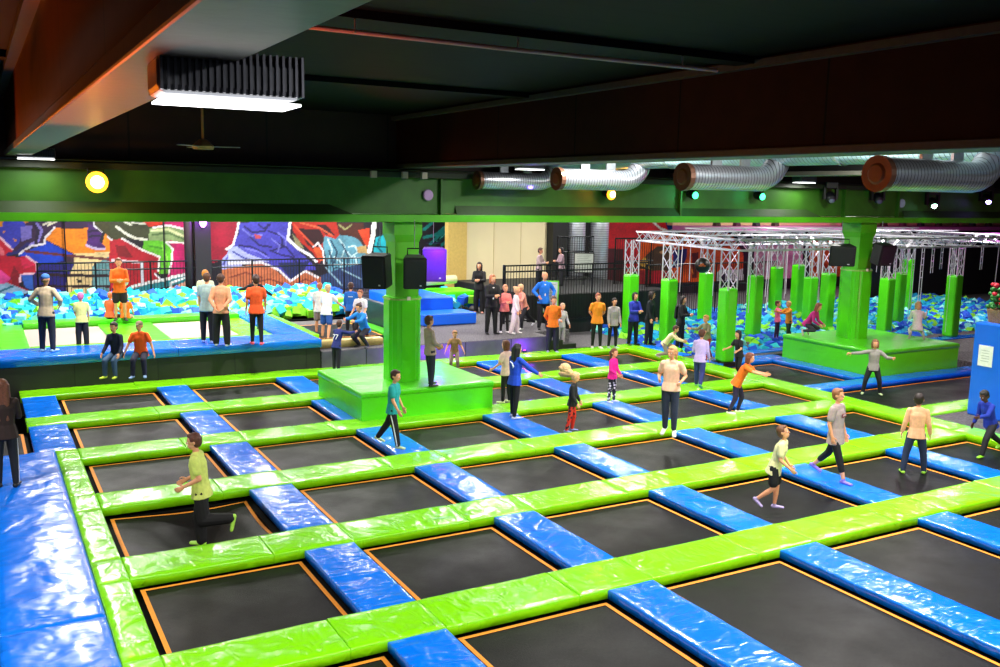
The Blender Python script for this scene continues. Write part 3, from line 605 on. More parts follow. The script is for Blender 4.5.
railing([(22.6, 28.6), (29.5, 28.6)], 0, 2.15, 'black railing in front of the orange mural behind the truss posts', mid=1.3)
bm = B(16.3, 22.6, 27.0, 27.06, -.02, 1.35, .005); o = obj('black_panel_fence', bm, striped('101012', '020202', 0, .12, .03, 'black slats')); tag(o, 'black slatted panel below the railing behind the lined-up people', 'panel')
# notice boards
def board(x, y, z, w, h, frame, label):
    t = thing('notice_board', label, 'sign', (x, y, z), HD)
    obj('sheet', B(-w / 2 + .04, w / 2 - .04, -.03, -.02, .04, h - .04), mat('c9cfc4', .5), t); obj('frame', B(-w / 2, w / 2, -.018, .02, 0, h, .008), frame, t)
    q = bmesh.new()
    for k in range(9): box(q, -w * .34, w * .34 - .05 * (k * 7 % 3), -.034, -.0305, h * .88 - k * h * .088, h * .88 - k * h * .088 + .014)
    obj('print', q, mat('8d938c'), t)
    obj('leg', T([(0, .03, 0), (0, .03, -.5)], .02, 6), M['rail'], t)
board((17.02,1.32)[0], 25.8, 1.15, .48, .95, mat('70c83c'), 'green framed notice board beside the boy in orange hoodie') if False else None
board(16.3, 25.6, .95, .55, 1.05, mat('70c83c'), 'green framed notice board beside the boy in orange hoodie')
board(20.75, 30.2, 1.75, .8, .8, mat('202020'), 'white notice board on the upper deck below the silver ducts')

# ---------------------------------------------------------------- foam pits
FOAM = [mat(c, .75, scale=8) for c in ('10a8e0', '0850c8', '86dc20', '90e8dc', '1cc0c8')]
cube_me = []
for m in FOAM:
    q = B(-.13, .13, -.13, .13, -.13, .13, .022); me = bpy.data.meshes.new('foam_cube')
    q.to_mesh(me); q.free(); me.materials.append(m); cube_me.append(me)
def pit(x0, x1, y0, y1, z, n, lab, grp, slope=0, wts=(3, 2, 2, 4, 3)):
    bag = [i for i, w in enumerate(wts) for _ in range(w)]
    cells = []; s = .225
    nx, ny = int((x1 - x0) / s), int((y1 - y0) / s)
    for j in range(ny):
        for i in range(nx): cells.append((x0 + s * (i + .5), y0 + s * (j + .5)))
    near = cells[:]; near.sort(key=lambda p: p[1] * .87 + p[0] * .49)
    single = set(near[:n]); rest = [bmesh.new() for _ in FOAM]
    for p in cells:
        x = p[0] + random.uniform(-.06, .06); y = p[1] + random.uniform(-.06, .06); zz = z + slope * (p[1] - y0) + random.uniform(-.12, .12)
        rot = (random.random() * 6, random.random() * 6, random.random() * 6); c = random.choice(bag)
        if p in single:
            o = bpy.data.objects.new('foam_cube', cube_me[c]); COL.objects.link(o); o.location = (x, y, zz); o.rotation_euler = rot
            tag(o, lab, 'foam cube', grp)
        else:
            mt = Matrix.Translation((x, y, zz)) @ Matrix.Rotation(rot[0], 4, 'X') @ Matrix.Rotation(rot[1], 4, 'Y'); k0 = len(rest[c].verts)
            box(rest[c], -.13, .13, -.13, .13, -.13, .13)
            for v in list(rest[c].verts)[k0:]: v.co = mt @ v.co
    big = bmesh.new(); big.free()
    q = bmesh.new()
    for c, b_ in enumerate(rest):
        me = bpy.data.meshes.new('tmp'); b_.to_mesh(me); b_.free(); k0 = len(q.faces); q.from_mesh(me); q.faces.ensure_lookup_table()
        for f in list(q.faces)[k0:]: f.material_index = c
        bpy.data.meshes.remove(me)
    o = obj('foam_cubes_heap', q, FOAM); tag(o, 'heap of ' + lab.split(',')[0] + 's filling the rest of the ' + grp.split(' in the ')[1], 'foam cubes', None, 'stuff')
pit(-3.5, 11.6, 30.2, 34.0, .72, 150, 'blue, green or white foam cube, loose in the pit below the mural', 'foam cubes in the pit below the mural', .11, (4, 3, 3, 3, 4))
pit(19.0, 42.0, 21.6, 30.0, -.15, 150, 'blue, green or turquoise foam cube, loose in the pit under the truss posts', 'foam cubes in the pit under the truss posts', .02, (3, 5, 2, 2, 2))
pit(14.3, 16.3, 30.0, 33.0, .85, 0, 'turquoise foam cube, loose', 'foam cubes in the small pit behind the blue steps', 0)
struct('pit_floor', B(-8, 12.1, 30.0, 34.04, -.6, .5), M['void'])
# pit surrounds on the right
pad('pit_edge_pad', 19.2, 23.2, 21.1, 21.55, .02, .35, M['blue'], 'blue edge pad of the foam pit under the truss posts, in front')
pad('pit_edge_pad', 25.6, 33, 20.5, 20.95, .02, .35, M['blue'], 'blue edge pad of the foam pit right of the second column')
pad('pit_edge_pad', 18.55, 18.95, 21.6, 24.4, .02, .3, M['blue'], 'blue edge pad at the left side of the truss foam pit')

# ---------------------------------------------------------------- ninja truss
def truss(p0, p1, label, w=.3, group='box truss beams over the foam pit', parent=None, name='truss_beam'):
    P0, P1 = Vector(p0), Vector(p1); d = (P1 - P0); L_ = d.length; d.normalize()
    up = Vector((0, 0, 1)) if abs(d.z) < .9 else Vector((1, 0, 0)); s = d.cross(up).normalized(); u = s.cross(d).normalized()
    ch = bmesh.new(); di = bmesh.new(); h = w / 2
    cs = [(s * a + u * b) * h for a, b in ((-1, -1), (1, -1), (1, 1), (-1, 1))]
    o0 = P0 if parent is None else Vector((0, 0, 0))
    base = P0 - o0 if parent is None else P0
    for c in cs: tube(ch, [base + c, base + c + d * L_], .024, 5)
    n = max(2, int(L_ / (w * 1.15)))
    for k in range(4):
        a, b = cs[k], cs[(k + 1) % 4]
        for i in range(n):
            q0 = base + d * (L_ * i / n) + (a if i % 2 else b); q1 = base + d * (L_ * (i + 1) / n) + (b if i % 2 else a); tube(di, [q0, q1], .013, 4, cap=False)
    if parent is None:
        t = thing(name, label, 'truss', p0, 0, group); obj('chords', ch, M['alu'], t); obj('bracing', di, M['alu'], t); return t
    obj('chords', ch, M['alu'], parent); obj('bracing', di, M['alu'], parent)
POSTS = [((19.79,25.88), 2.1, 'leftmost truss post, behind the woman in blue coat'), ((19.6, 23.6), 2.15, 'truss post behind the woman in black jacket'), ((19.06, 20.3), 2.19, 'thick nearest truss post left of the right column'),
 ((24.11, 26.9), 1.97, 'truss post below the round hanging ball'), ((23.59, 23.8), 2.15, 'truss post right of the nearest one'), ((29.32, 28.4), 1.95, 'far truss post behind the girl in pink in the pit'), ((29.53, 27.4), 2.12, 'far truss post with tallest green pad, right of the girl in pink'),
 ((28.3, 25.6), 1.8, 'truss post behind the crouching girl in magenta'), ((27.21, 23.8), 2.13, 'truss post hard left of the right column'), ((28.67, 22.4), 2.03, 'truss post right of the right column, first of three'), ((31.67, 24.2), 2.0, 'truss post right of the right column, middle of three'),
 ((35.13, 26.5), 2.3, 'truss post right of the right column, last of three'), ((30.33, 20.9), 2.22, 'lone truss post near the right edge')]
for i, ((x, y), zp, lab) in enumerate(POSTS):
    t = thing('truss_post', lab, 'post', (x, y, -.1), 0, 'padded truss posts of the ninja course')
    q = B(-.21, .21, -.21, .21, .12, zp + .1, .07); obj('pad_sleeve', q, M['green_matt'], t)
    obj('base', B(-.26, .26, -.26, .26, 0, .12), M['black'], t)
    truss((0, 0, zp), (0, 0, 3.38), '', .34, parent=t)
TZ = 3.42
lines = [((19.9, 25.6), (19.25, 20.2), 'box truss beam along the left end of the course'), ((19.25, 20.3), (36, 20.3), 'nearest long box truss beam'), ((19.7, 22.9), (36, 22.9), 'second long box truss beam'), ((19.9, 25.7), (37, 25.7), 'third long box truss beam'),
 ((24.4, 28.4), (38, 28.4), 'farthest long box truss beam'), ((24.4, 28.4), (24.4, 20.3), 'cross truss beam over the middle posts'), ((28.3, 28.4), (28.3, 20.3), 'cross truss beam behind the right column'), ((30.4, 28.4), (30.4, 20.3), 'cross truss beam over the lone right post'), ((34, 28.4), (34, 20.3), 'cross truss beam at the right picture edge')]
for a, b, lab in lines: truss((a[0], a[1], TZ), (b[0], b[1], TZ), lab)
rs = random.Random(3)
n_rope = 0
for i in range(26):
    x = 20.6 + i * .52; y = 21.2 + rs.random() * 6; l_ = 1.0 + rs.random() * 1.4
    t = obj('hanging_rope', T([(x, y, TZ - .15), (x + rs.uniform(-.05, .05), y, TZ - l_)], .014, 5), mat('d8cfd8', .6)); tag(t, 'thin pale rope hanging from the box trusses over the pit', 'rope', 'hanging ropes of the ninja course')
for i in range(9):
    x = 28.6 + i * .55; y = 21 + (i % 3) * 1.2; t = thing('climbing_ladder', f'pale hanging bar ladder right of the right column, {["first","second","third","fourth","fifth","sixth","seventh","eighth","ninth"][i]} from the left', 'ladder', (x, y, TZ - .15), R(20), 'hanging bar ladders')
    l_ = (2.8, 1.0, 1.3, 3.1, 1.1, 3.0, .9, 2.9, 1.1)[i]
    for s_ in (-.13, .13): obj('rope', T([(s_, 0, 0), (s_, 0, -l_)], .014, 5), M['alu'], t)
    for k in range(1, min(6, int(l_ / .22))): obj('rung', T([(-.13, 0, -.22 * k), (.13, 0, -.22 * k)], .018, 5), M['alu'], t)
t = thing('hanging_ball', 'round black and white ball hanging from the truss', 'ball', (22.85,25.68) + (2.95,))
t.location = (22.38, 25.2, 2.4)
obj('ball', ell(bmesh.new(), (0, 0, 0), .27, .27, .27, 18), mat('14120f', .4), t, smooth=True); 
bm = ell(bmesh.new(), (.07, .05, .02), .255, .255, .26, 18); obj('cover', bm, mat('cfc8d0', .4), t, smooth=True)
bm = bmesh.new()
for (a_, b_) in ((-.12, .08), (-.02, -.02), (-.2, -.02)): box(bm, a_ * .6 - .07, a_ * .6 + .07, -.28, -.25, b_ * .6, b_ * .6 + .025)
o = obj('stripes', bm, mat('d86a2c'), t); o.rotation_euler.z = HD
obj('rope', T([(0, 0, .26), (0, 0, .95)], .012, 5), M['alu'], t)
for i in range(7):
    a0 = (26.5 + i * .4, 22 + i * .3)
    bm = bmesh.new(); n_ = 14; tube(bm, [(.3 * math.cos(k * 2 * PI / n_), 0, .3 * math.sin(k * 2 * PI / n_)) for k in range(n_ + 1)], .016, 5)
    o = obj('hanging_ring', bm, M['alu'], loc=(a0[0], a0[1], 2.75 - .12 * (i % 3))); o.rotation_euler.z = i * .7; tag(o, 'pale hoop hanging between the truss posts left of the right column', 'ring', 'hanging hoops')
    
struct('wall_dark_screen', B(36.5, 61.5, 30.3, 30.5, -.6, 3.1), mat('0a080b', .7))
# balcony shelf far right
struct('balcony', B(29.5, 61.5, 33.0, 35.5, 3.2, 3.4), mat('e088c8', .5))
bm = B(29.5, 61.5, 35.5, 35.9, 3.4, 4.9); struct('balcony_wall', bm, mat('ecca98', .6))
for i in range(14):
    o = obj('seated_figure', ell(ell(bmesh.new(), (0, 0, .25), .22, .2, .3, 8), (0, 0, .62), .13, .13, .15, 8), mat(('3c2018', '5c1c3c', '241828')[i % 3]), loc=((31.5 + i * 1.3) if i < 4 else (40.5 + (i - 4) * 1.55), 34.6, 3.15)); tag(o, 'small dark silhouette of a visitor on the lit balcony at upper right', 'person', 'visitors on the balcony')

# ---------------------------------------------------------------- ceiling services
def area_light(name, loc, sx, sy, power, col=(1, .97, .92), rot=(0, 0, 0), spread=170):
    l = bpy.data.lights.new(name, 'AREA'); l.shape = 'RECTANGLE'; l.size = sx; l.size_y = sy; l.energy = power; l.color = col; l.spread = R(spread)
    o = bpy.data.objects.new(name, l); COL.objects.link(o); o.location = loc; o.rotation_euler = rot; return o
LEDM = mat('ffffff', emit=5, var=0, bump=0)
def flood(x, y, z, w, d, label, power, fins=True, h=.17, rz=0, parent_z=5.28):
    t = thing('flood_light', label, 'light', (x, y, z), rz, 'ceiling flood lights')
    q = B(-w / 2, w / 2, -d / 2, d / 2, .02, h, .03); 
    obj('housing', q, mat('3c3e46', .4, .5), t)
    if fins:
        q = bmesh.new()
        for k in range(22):
            xx = -w / 2 + w * (k + .5) / 22; box(q, xx - .005, xx + .005, -d / 2 - .012, d / 2 + .012, .03, h + .015)
        obj('cooling_fins', q, mat('4c4e58', .35, .6), t)
    obj('lens', B(-w / 2 + .015, w / 2 - .015, -d / 2 + .012, d / 2 - .012, -.004, .006), LEDM, t)['label'] = 'glowing white lens'
    if parent_z > z + h: obj('mount', B(-w * .22, w * .22, -d * .3, d * .3, h, parent_z - z), mat('3a2c2c'), t)
    o = area_light('flood_lamp', (0, 0, -.02), w * .95, d * .9, power); o.parent = t
    return t
PW = 320
flood(.915, 3.9, 5.13, .56, .32, 'large finned flood light glowing white under the left roof beam', 200, rz=R(-2))
flood(1.0, 18.1, 5.22, .6, .3, 'small flood light at the far left end of the roof beam', 10)
flood(10.45, 17.35, 5.3, .6, .3, 'small round-housed flood light between the first duct outlets', 25, parent_z=6.4)
flood(19.6, 18.2, 5.22, .6, .3, 'small flood light between the third duct outlet and the moving heads', 15, parent_z=6.4)
seen = 0
for (x, y) in ((2, 23.5), (7, 22), (12.5, 23), (18, 23), (26, 22), (2, 29), (6, 30), (11, 29.5), (16, 29), (22, 30), (28, 29), (35, 24), (35, 31), (4.5, 33), (14, 33.3), (9, 33)):
    flood(x, y, 5.9, .6, .3, 'white hall flood light above the far half of the hall behind the green girder', PW, False, parent_z=6.4)
for (x, y) in ((-3.2, 14), (-3.0, 8), (3.5, -1), (-1, -3), (6, -3), (10, -2), (10.2, 3.5), (10.3, 9), (10.3, 14), (14.2, 12), (17, 8), (19, 14)):
    flood(x, y, 6.1, .6, .3, 'white flood light added out of view above the near court', PW * (2.2 if y < 0 else 1), False, parent_z=6.4)  # those behind the camera are added as fill, stronger than the rest

# conduit and hangers
t = thing('conduit', 'long pale conduit pipe hanging below the ceiling boards', 'pipe', (0, 0, 0))
obj('pipe', T([(2.4, 8.3, 6.22), (4.8, 8.25, 6.2), (7.35, 8.2, 6.2)], .022, 8), mat('c89c90', .5), t)
for x in (3.1, 4.8, 6.9): obj('hanger', T([(x, 8.26, 6.2), (x, 8.26, 6.4)], .008, 5), M['steel'], t)
t = thing('ceiling_fan', 'small orange-lit ceiling fan in the far upper left', 'fan', (3.55, 16.9, 5.5))
obj('rod', T([(0, 0, .1), (0, 0, .95)], .02, 6), mat('d89860'), t); obj('motor', T([(0, 0, -.05), (0, 0, .0), (0, 0, .12)], [.17, .19, .06], 14), mat('e0a468', .4), t)
for k in range(3): 
    o = obj('blade', B(.15, .62, -.05, .05, -.01, .0), mat('c8c0b8'), t); o.rotation_euler.z = R(120 * k - 20)
# spiral duct system
t = thing('main_duct', 'long silver spiral duct running behind the wide roof beam', 'duct'); 
obj('duct', T([(11.6, -1, 5.62), (11.6, 18.8, 5.62)], .3, 20), striped('a4c4c8', '506c70', 1, .08, .012, 'main spiral duct', .3), t, smooth=True)  # teal tint of the light is put into the duct's colour
bm = bmesh.new()
for y in (6, 10, 14, 17.6): obj('flange', T([(11.6, y, 5.62), (11.6, y + .05, 5.62)], .315, 20), M['steel'], t)
for i, (y, rr, zz, xa) in enumerate(((7.6, .2, 5.11, 9.4), (11.34, .2, 5.1, 9.6), (14.98, .2, 5.08, 9.63), (18.12, .19, 5.06, 9.6))):
    t = thing('duct_outlet', ('nearest silver duct outlet bending down at the right edge', 'second duct outlet from the right, two green lights under it', 'third duct outlet from the right, orange lamp below', 'farthest duct outlet left of the others')[i], 'duct', (11.6, y, 0), 0, 'duct outlets')
    pts = [(0, 0, 5.6)] + [(-.45 + .45 * math.cos(a), 0, zz + .45 - .45 * math.sin(a)) for a in [k * PI / 12 for k in range(0, 7)]] + [(xa - 11.6, 0, zz)]
    o = obj('pipe', T(pts, rr, 18, cap=False), M['duct'], t, smooth=True)
    obj('nozzle', T([(xa - 11.6 + .06, 0, zz), (xa - 11.6 - .03, 0, zz)], [rr * 1.08, rr * 1.08], 18), mat('6a4838', .4, .5), t)
    obj('nozzle_core', T([(xa - 11.6 - .02, 0, zz), (xa - 11.6 - .05, 0, zz)], [rr * .72, rr * .5], 18), mat('8a5030', .5, .4), t)
    for xx in (-.75, -1.35): obj('bracket', B(xx - .1, xx + .1, -.02, .02, zz + rr * .6, 5.62), M['steel'], t)
# stage lamps on the girder
def stage_lamp(x, z, col, label, e, power, lens=True, size=.09, y=18.42):
    t = thing('stage_lamp', label, 'lamp', (x, y, z))
    obj('yoke', tube(bmesh.new(), [(-.13, 0, 0), (-.13, 0, .2), (.13, 0, .2), (.13, 0, 0)], .015, 5), M['rail'], t)
    obj('head', T([(0, .16, .04), (0, .1, .02), (0, -.06, -.02), (0, -.12, -.03)], [.07, .11, .12, .11], 14), M['black'], t)
    obj('lens', ell(bmesh.new(), (0, -.12, -.03), size, .05, size, 12), mat(col, emit=e, bump=0, var=0) if e else mat('a8b0c0', .1), t, smooth=True)
    if e and size > .12: obj('bulb', ell(bmesh.new(), (0, -.13 - .05, -.03), size * .6, .03, size * .6, 12), mat('fff0b0', emit=12, bump=0, var=0), t, smooth=True)
    if power:
        l = bpy.data.lights.new('stage_glow', 'POINT'); l.energy = power; l.color = srgb(col)[:3]; l.shadow_soft_size = .08
        o = bpy.data.objects.new('stage_glow', l); COL.objects.link(o); o.parent = t; o.location = (0, -.3, -.03)
    return t
stage_lamp(1.96, 4.88, 'ffb428', 'bright orange stage lamp on the left end of the green girder', 3, 26, size=.19, y=18.3)
stage_lamp(13.3, 4.84, 'ff9a20', 'orange stage lamp on the girder between the columns', 3, 14, size=.13)
stage_lamp(15.9, 4.86, '40ffa0', 'left one of two green stage lamps under the duct outlet', 5, 8)
stage_lamp(18.2, 4.86, '40ffa0', 'right one of two green stage lamps under the duct outlet', 5, 8)
def moving_head(x, z, label, col=None):
    t = thing('moving_head_light', label, 'lamp', (x, 18.35, z), HD)
    obj('base', B(-.17, .17, -.14, .14, .14, .32, .02), M['black'], t)
    obj('yoke', box(B(-.2, -.14, -.07, .07, -.16, .2), .14, .2, -.07, .07, -.16, .2), M['black'], t)
    obj('head', T([(0, .12, -.04), (0, .04, -.06), (0, -.14, -.16), (0, -.17, -.18)], [.09, .14, .13, .11], 14), mat('1c1c22', .3), t, smooth=True)
    obj('lens', ell(bmesh.new(), (0, -.17, -.18), .085, .03, .085, 12), mat(col or '606880', .1, emit=25 if col else 0), t, smooth=True)
moving_head(20.8, 4.95, 'black moving head light left of the right column'); moving_head(22.75, 4.95, 'black moving head light above the right column')
moving_head(25.2, 4.85, 'moving head light with pale green glow right of the right column', 'b0ffd8'); moving_head(27.8, 5.0, 'purple tinted moving head light at the right edge', 'a080ff')
# small fittings on the girder
for i, x in enumerate((7.3, 8.0, 8.45)):
    o = obj('junction_box', B(x - .06, x + .06, 18.36, 18.45, 5.06, 5.2), mat('c8b8b0')); tag(o, 'small white junction box on the girder above the left column', 'box', 'junction boxes on the girder')
t = thing('alarm_disc', 'round pale lilac disc on the girder right of the left column', 'alarm', (8.62, 18.58, 4.72)); obj('disc', T([(0, 0, 0), (0, -.05, 0)], .11, 18), mat('c8a0d8', .4), t); obj('rim', T([(0, 0, 0), (0, -.02, 0)], .125, 18), mat('9080a0'), t)
t = thing('alarm_disc', 'round pale disc on the girder right of the right column', 'alarm', (24.1, 18.58, 4.72)); obj('disc', T([(0, 0, 0), (0, -.05, 0)], .12, 18), mat('b0d0e8', .4), t); obj('rim', T([(0, 0, 0), (0, -.02, 0)], .135, 18), mat('8090a0'), t)
o = obj('cable_run', T([(-7, 18.4, 5.24), (30, 18.4, 5.24)], .02, 5), M['rail']); tag(o, 'dark cable running along the top of the green girder', 'cable')

# coloured point lights: stage uplights and post lamp, others added without fixture as tint
def wash(loc, col, power, size=.1):
    l = bpy.data.lights.new('colour_wash', 'POINT'); l.energy = power; l.color = srgb(col)[:3]; l.shadow_soft_size = size
    o = bpy.data.objects.new('colour_wash', l); COL.objects.link(o); o.location = loc
for x in (10.3, 11.2, 12.0, 14.4): 
    t = thing('floor_uplight', 'small purple uplight at the foot of the stage front', 'lamp', (x, 23.96, .03), 0, 'purple uplights')
    obj('body', B(-.05, .05, -.03, .03, -.02, .05), M['black'], t); obj('lens', B(-.04, .04, .005, .025, .05, .06), mat('9030ff', emit=12), t); wash((x, 23.75, .2), '8a20ff', 22.0, .05)
wash((7.1, 33.9, 3.6), 'b040ff', 60); wash((12.6, 26.2, 2.9), '9020ff', 70); wash((40, 31, 3.6), 'ff50e0', 250); wash((36, 22, 4.0), 'ff60f0', 120)  # post lamp first; an added wash tints the speaker; pink ones have no fixture
wash((23.5, 13.4, 1.6), 'ff30c0', 160); wash((10.9, 18.0, 4.9), '9060ff', 7)  # bare lights added to tint the wide trampoline magenta and the girder purple
def spot(loc, to, col, power, ang):
    l = bpy.data.lights.new('unseen_orange_spot', 'SPOT'); l.energy = power; l.color = srgb(col)[:3]; l.spot_size = R(ang); l.spot_blend = .6; l.shadow_soft_size = .1
    o = bpy.data.objects.new('unseen_orange_spot', l); COL.objects.link(o); o.location = loc; o.rotation_euler = (Vector(to) - Vector(loc)).to_track_quat('-Z', 'Y').to_euler()
spot((-3.2, 12, 4.0), (.1, 9.5, 5.8), 'ff7a18', 130, 80)
spot((-.9, 15.6, 4.4), (.7, 12.5, 5.3), 'ff7a10', 350, 75)  # bare spot added to carry orange onto the underside
spot((.35, 7.6, 3.5), (.72, 7.0, 5.28), 'ff6a08', 620, 110)  # added below the beam without a fixture, to colour its underside orange
spot((7.0, 17.9, 4.6), (8.3, 9, 6.1), 'ff5a20', 22, 80)

# ---------------------------------------------------------------- people
def loft(bm, p0, p1, a0, b0, a1, b1, side=(1, 0, 0), n=12, flat=False):
    """closed tapered body with rounded ends: half widths a (along side) and b (across)"""
    p0, p1 = Vector(p0), Vector(p1); d = p1 - p0; L_ = d.length
    d = d / L_ if L_ > 1e-6 else Vector((0, 0, 1))
    s = Vector(side); s = s - d * s.dot(d)
    if s.length < 1e-3: s = d.orthogonal()
    s.normalize(); t = d.cross(s); rings = []
    c0, c1 = (min(a0, b0) * (.15 if flat else 1)), min(a1, b1)
    for k in ((25, 10, 0) if flat else (60, 30, 0)): rings.append((p0 - d * c0 * math.sin(R(k)), a0 * math.cos(R(k)), b0 * math.cos(R(k))))
    for k in (0, 30, 60): rings.append((p1 + d * c1 * math.sin(R(k)), a1 * math.cos(R(k)), b1 * math.cos(R(k))))
    vs = [[bm.verts.new(c + s * a * math.cos(2 * PI * i / n) + t * b * math.sin(2 * PI * i / n)) for i in range(n)] for c, a, b in rings]
    for u, v in zip(vs, vs[1:]):
        for i in range(n): bm.faces.new((u[i], u[(i + 1) % n], v[(i + 1) % n], v[i]))
    e0 = bm.verts.new(p0 - d * c0); e1 = bm.verts.new(p1 + d * c1)
    for i in range(n): bm.faces.new((vs[0][(i + 1) % n], vs[0][i], e0)); bm.faces.new((vs[-1][i], vs[-1][(i + 1) % n], e1))
def bake(name, bm, m, parent, voxel, smooth=3, fac=.5):
    bmesh.ops.recalc_face_normals(bm, faces=bm.faces)
    me = bpy.data.meshes.new('tmp'); bm.to_mesh(me); bm.free(); o = bpy.data.objects.new('tmp', me); COL.objects.link(o)
    md = o.modifiers.new('r', 'REMESH'); md.mode = 'VOXEL'; md.voxel_size = voxel; md.use_smooth_shade = True
    sm = o.modifiers.new('s', 'SMOOTH'); sm.factor = fac; sm.iterations = smooth
    dg = bpy.context.evaluated_depsgraph_get(); out = bpy.data.meshes.new_from_object(o.evaluated_get(dg))
    bpy.data.objects.remove(o); bpy.data.meshes.remove(me); out.name = name
    out.materials.clear()
    for q in (m if isinstance(m, list) else [m]): out.materials.append(q)
    for p in out.polygons: p.use_smooth = True
    r = bpy.data.objects.new(name, out); COL.objects.link(r); r.parent = parent
    return r
SK = {'l': 'e8a278', 'm': 'c98a60', 'd': '5a3520'}
def cloth(c, rough=.8): return mat(c, rough, var=.1, scale=18, bump=.4)
def person(label, xy, z, h, face, pose, top, sleeve, bot, blen, shoe, hair, hstyle, skin='l', near=False, extra=(), group=None, tight=False, cat='person', hem=.03):
    """face: 0 looks to the camera, 90 to picture right, 180 away.  pose: dict"""
    ph = R(face); F = Vector((math.sin(R(29.44)), math.cos(R(29.44)))); Rt = Vector((math.cos(R(29.44)), -math.sin(R(29.44))))
    dr = -F * math.cos(ph) + Rt * math.sin(ph); rz = math.atan2(dr.y, dr.x) - PI / 2
    po = dict(lean=3, legs=((3, 3, 3), (-2, 3, 3)), arms=((4, 7, 12, 4), (2, 7, 12, 4)), head=(0, 0), lift=0, seat=None, side=0); po.update(pose)
    kid = h < 1.5; Hh = h * (.182 if h < 1.25 else .168 if kid else .153)
    ln = R(po['lean']); sd = R(po['side'])
    up = Vector((math.sin(sd), math.sin(ln), math.cos(ln))).normalized()
    hip = {}; J = {}
    for k, s in ((0, -1), (1, 1)):
        sw, ab, kn = po['legs'][k]; H0 = Vector((s * .052 * h, 0, 0))
        d1 = Vector((s * math.sin(R(ab)), math.sin(R(sw)) * math.cos(R(ab)), -math.cos(R(sw)) * math.cos(R(ab))))
        th = sw - kn; d2 = Vector((s * math.sin(R(ab)) * .5, math.sin(R(th)), -math.cos(R(th)))).normalized()
        K = H0 + d1 * .245 * h; A = K + d2 * .235 * h
        fa = 0 if abs(th) < 28 else th + (15 if th < 0 else -15)
        if po.get('toe') is not None: fa = po['toe']
        fd = Vector((s * .22, math.cos(R(fa)), math.sin(R(fa)))).normalized(); fu = Vector((0, -math.sin(R(fa)), math.cos(R(fa))))
        J[k] = (H0, K, A, fd, fu)
    lows = []
    for k in (0, 1):
        H0, K, A, fd, fu = J[k]; lows += [(A - fu * .04 * h).z, (A + fd * .1 * h - fu * .04 * h).z, K.z - .045 * h]
    base = -min(lows)
    if po['seat'] is not None: base = .075 * h; 
    off = Vector((0, 0, base + po['lift']))
    if po['seat'] is None: mid = (J[0][2] + J[1][2]) / 2; off.x -= mid.x; off.y -= mid.y
    C0 = off                                  # pelvis centre
    chest = C0 + up * .20 * h; sh = C0 + up * .315 * h; neck = C0 + up * .35 * h
    t = thing('person', label, cat, (xy[0], xy[1], z), rz, group)
    vox = (.0075 if near else .014) * max(.8, h / 1.5)
    # arms
    AR = {}
    for k, s in ((0, -1), (1, 1)):
        a = po['arms'][k]; sw, ab, el = a[:3]; fb = a[3] if len(a) > 3 else ab
        S0 = sh + Vector((s * .098 * h, 0, -.012 * h))
        sw += po['lean'] * .4
        d1 = Vector((s * math.sin(R(ab)), math.sin(R(sw)) * math.cos(R(ab)), -math.cos(R(sw)) * math.cos(R(ab))))
        f = sw + el; d2 = Vector((s * math.sin(R(fb)), math.sin(R(f)) * math.cos(R(fb)), -math.cos(R(f)) * math.cos(R(fb)))).normalized()
        E = S0 + d1 * .165 * h; Wr = E + d2 * .14 * h; AR[k] = (S0, E, Wr, d2, s)
    # body
    b = bmesh.new()
    loft(b, C0 - up * .01 * h, C0 + up * .06 * h, .078 * h, .052 * h, .068 * h, .048 * h)
    loft(b, C0 + up * .06 * h, chest + up * .04 * h, .066 * h, .047 * h, .082 * h, .054 * h)
    loft(b, chest + up * .03 * h, sh, .082 * h, .052 * h, .088 * h, .04 * h)
    loft(b, sh - up * .01 * h, neck + up * .03 * h, .03 * h, .03 * h, .026 * h, .026 * h)
    ye, pe = po['head']; HR = Matrix.Rotation(R(ye), 3, 'Z') @ Matrix.Rotation(-R(pe) - ln * .4, 3, 'X')
    HB = neck + up * .018 * h + Vector((0, .01 * h, 0))
    def hp(x, y, zz): return HB + HR @ Vector((x * Hh, y * Hh, zz * Hh))
    ell(b, hp(0, -.02, .60), .34 * Hh, .40 * Hh, .40 * Hh, 14, rot=HR); ell(b, hp(0, .08, .30), .25 * Hh, .28 * Hh, .27 * Hh, 12, rot=HR)
    loft(b, hp(0, .36, .52), hp(0, .42, .41), .03 * Hh, .03 * Hh, .055 * Hh, .05 * Hh)
    for s in (-1, 1): ell(b, hp(s * .345, -.02, .5), .04 * Hh, .07 * Hh, .11 * Hh, 8, rot=HR)
    ell(b, hp(0, .345, .265), .09 * Hh, .04 * Hh, .035 * Hh, 8, rot=HR)
    for k in (0, 1):
        H0, K, A, fd, fu = J[k]; H0, K, A = H0 + off, K + off, A + off
        loft(b, H0, K, .047 * h, .047 * h, .031 * h, .032 * h); loft(b, K, K.lerp(A, .35), .03 * h, .031 * h, .031 * h, .032 * h); loft(b, K.lerp(A, .35), A, .031 * h, .033 * h, .018 * h, .019 * h)
        loft(b, A - fd * .015 * h - fu * .02 * h, A + fd * .095 * h - fu * .027 * h, .02 * h, .018 * h, .022 * h, .01 * h)
        S0, E, Wr, d2, s = AR[k]
        loft(b, S0, E, .029 * h, .029 * h, .022 * h, .023 * h); loft(b, E, Wr, .023 * h, .023 * h, .015 * h, .016 * h)
        # hand: palm, four fingers, thumb
        sd_ = Vector((1, 0, 0)); sd_ = (sd_ - d2 * sd_.dot(d2)); sd_ = sd_.normalized() if sd_.length > .2 else Vector((0, 1, 0)); nn = d2.cross(sd_).normalized()
        fwd = nn if nn.y > 0 else -nn                      # palm width runs front to back when the arm hangs
        inn = Vector((-s, 0, 0)); inn = (inn - d2 * inn.dot(d2)); inn = inn.normalized() if inn.length > .2 else fwd
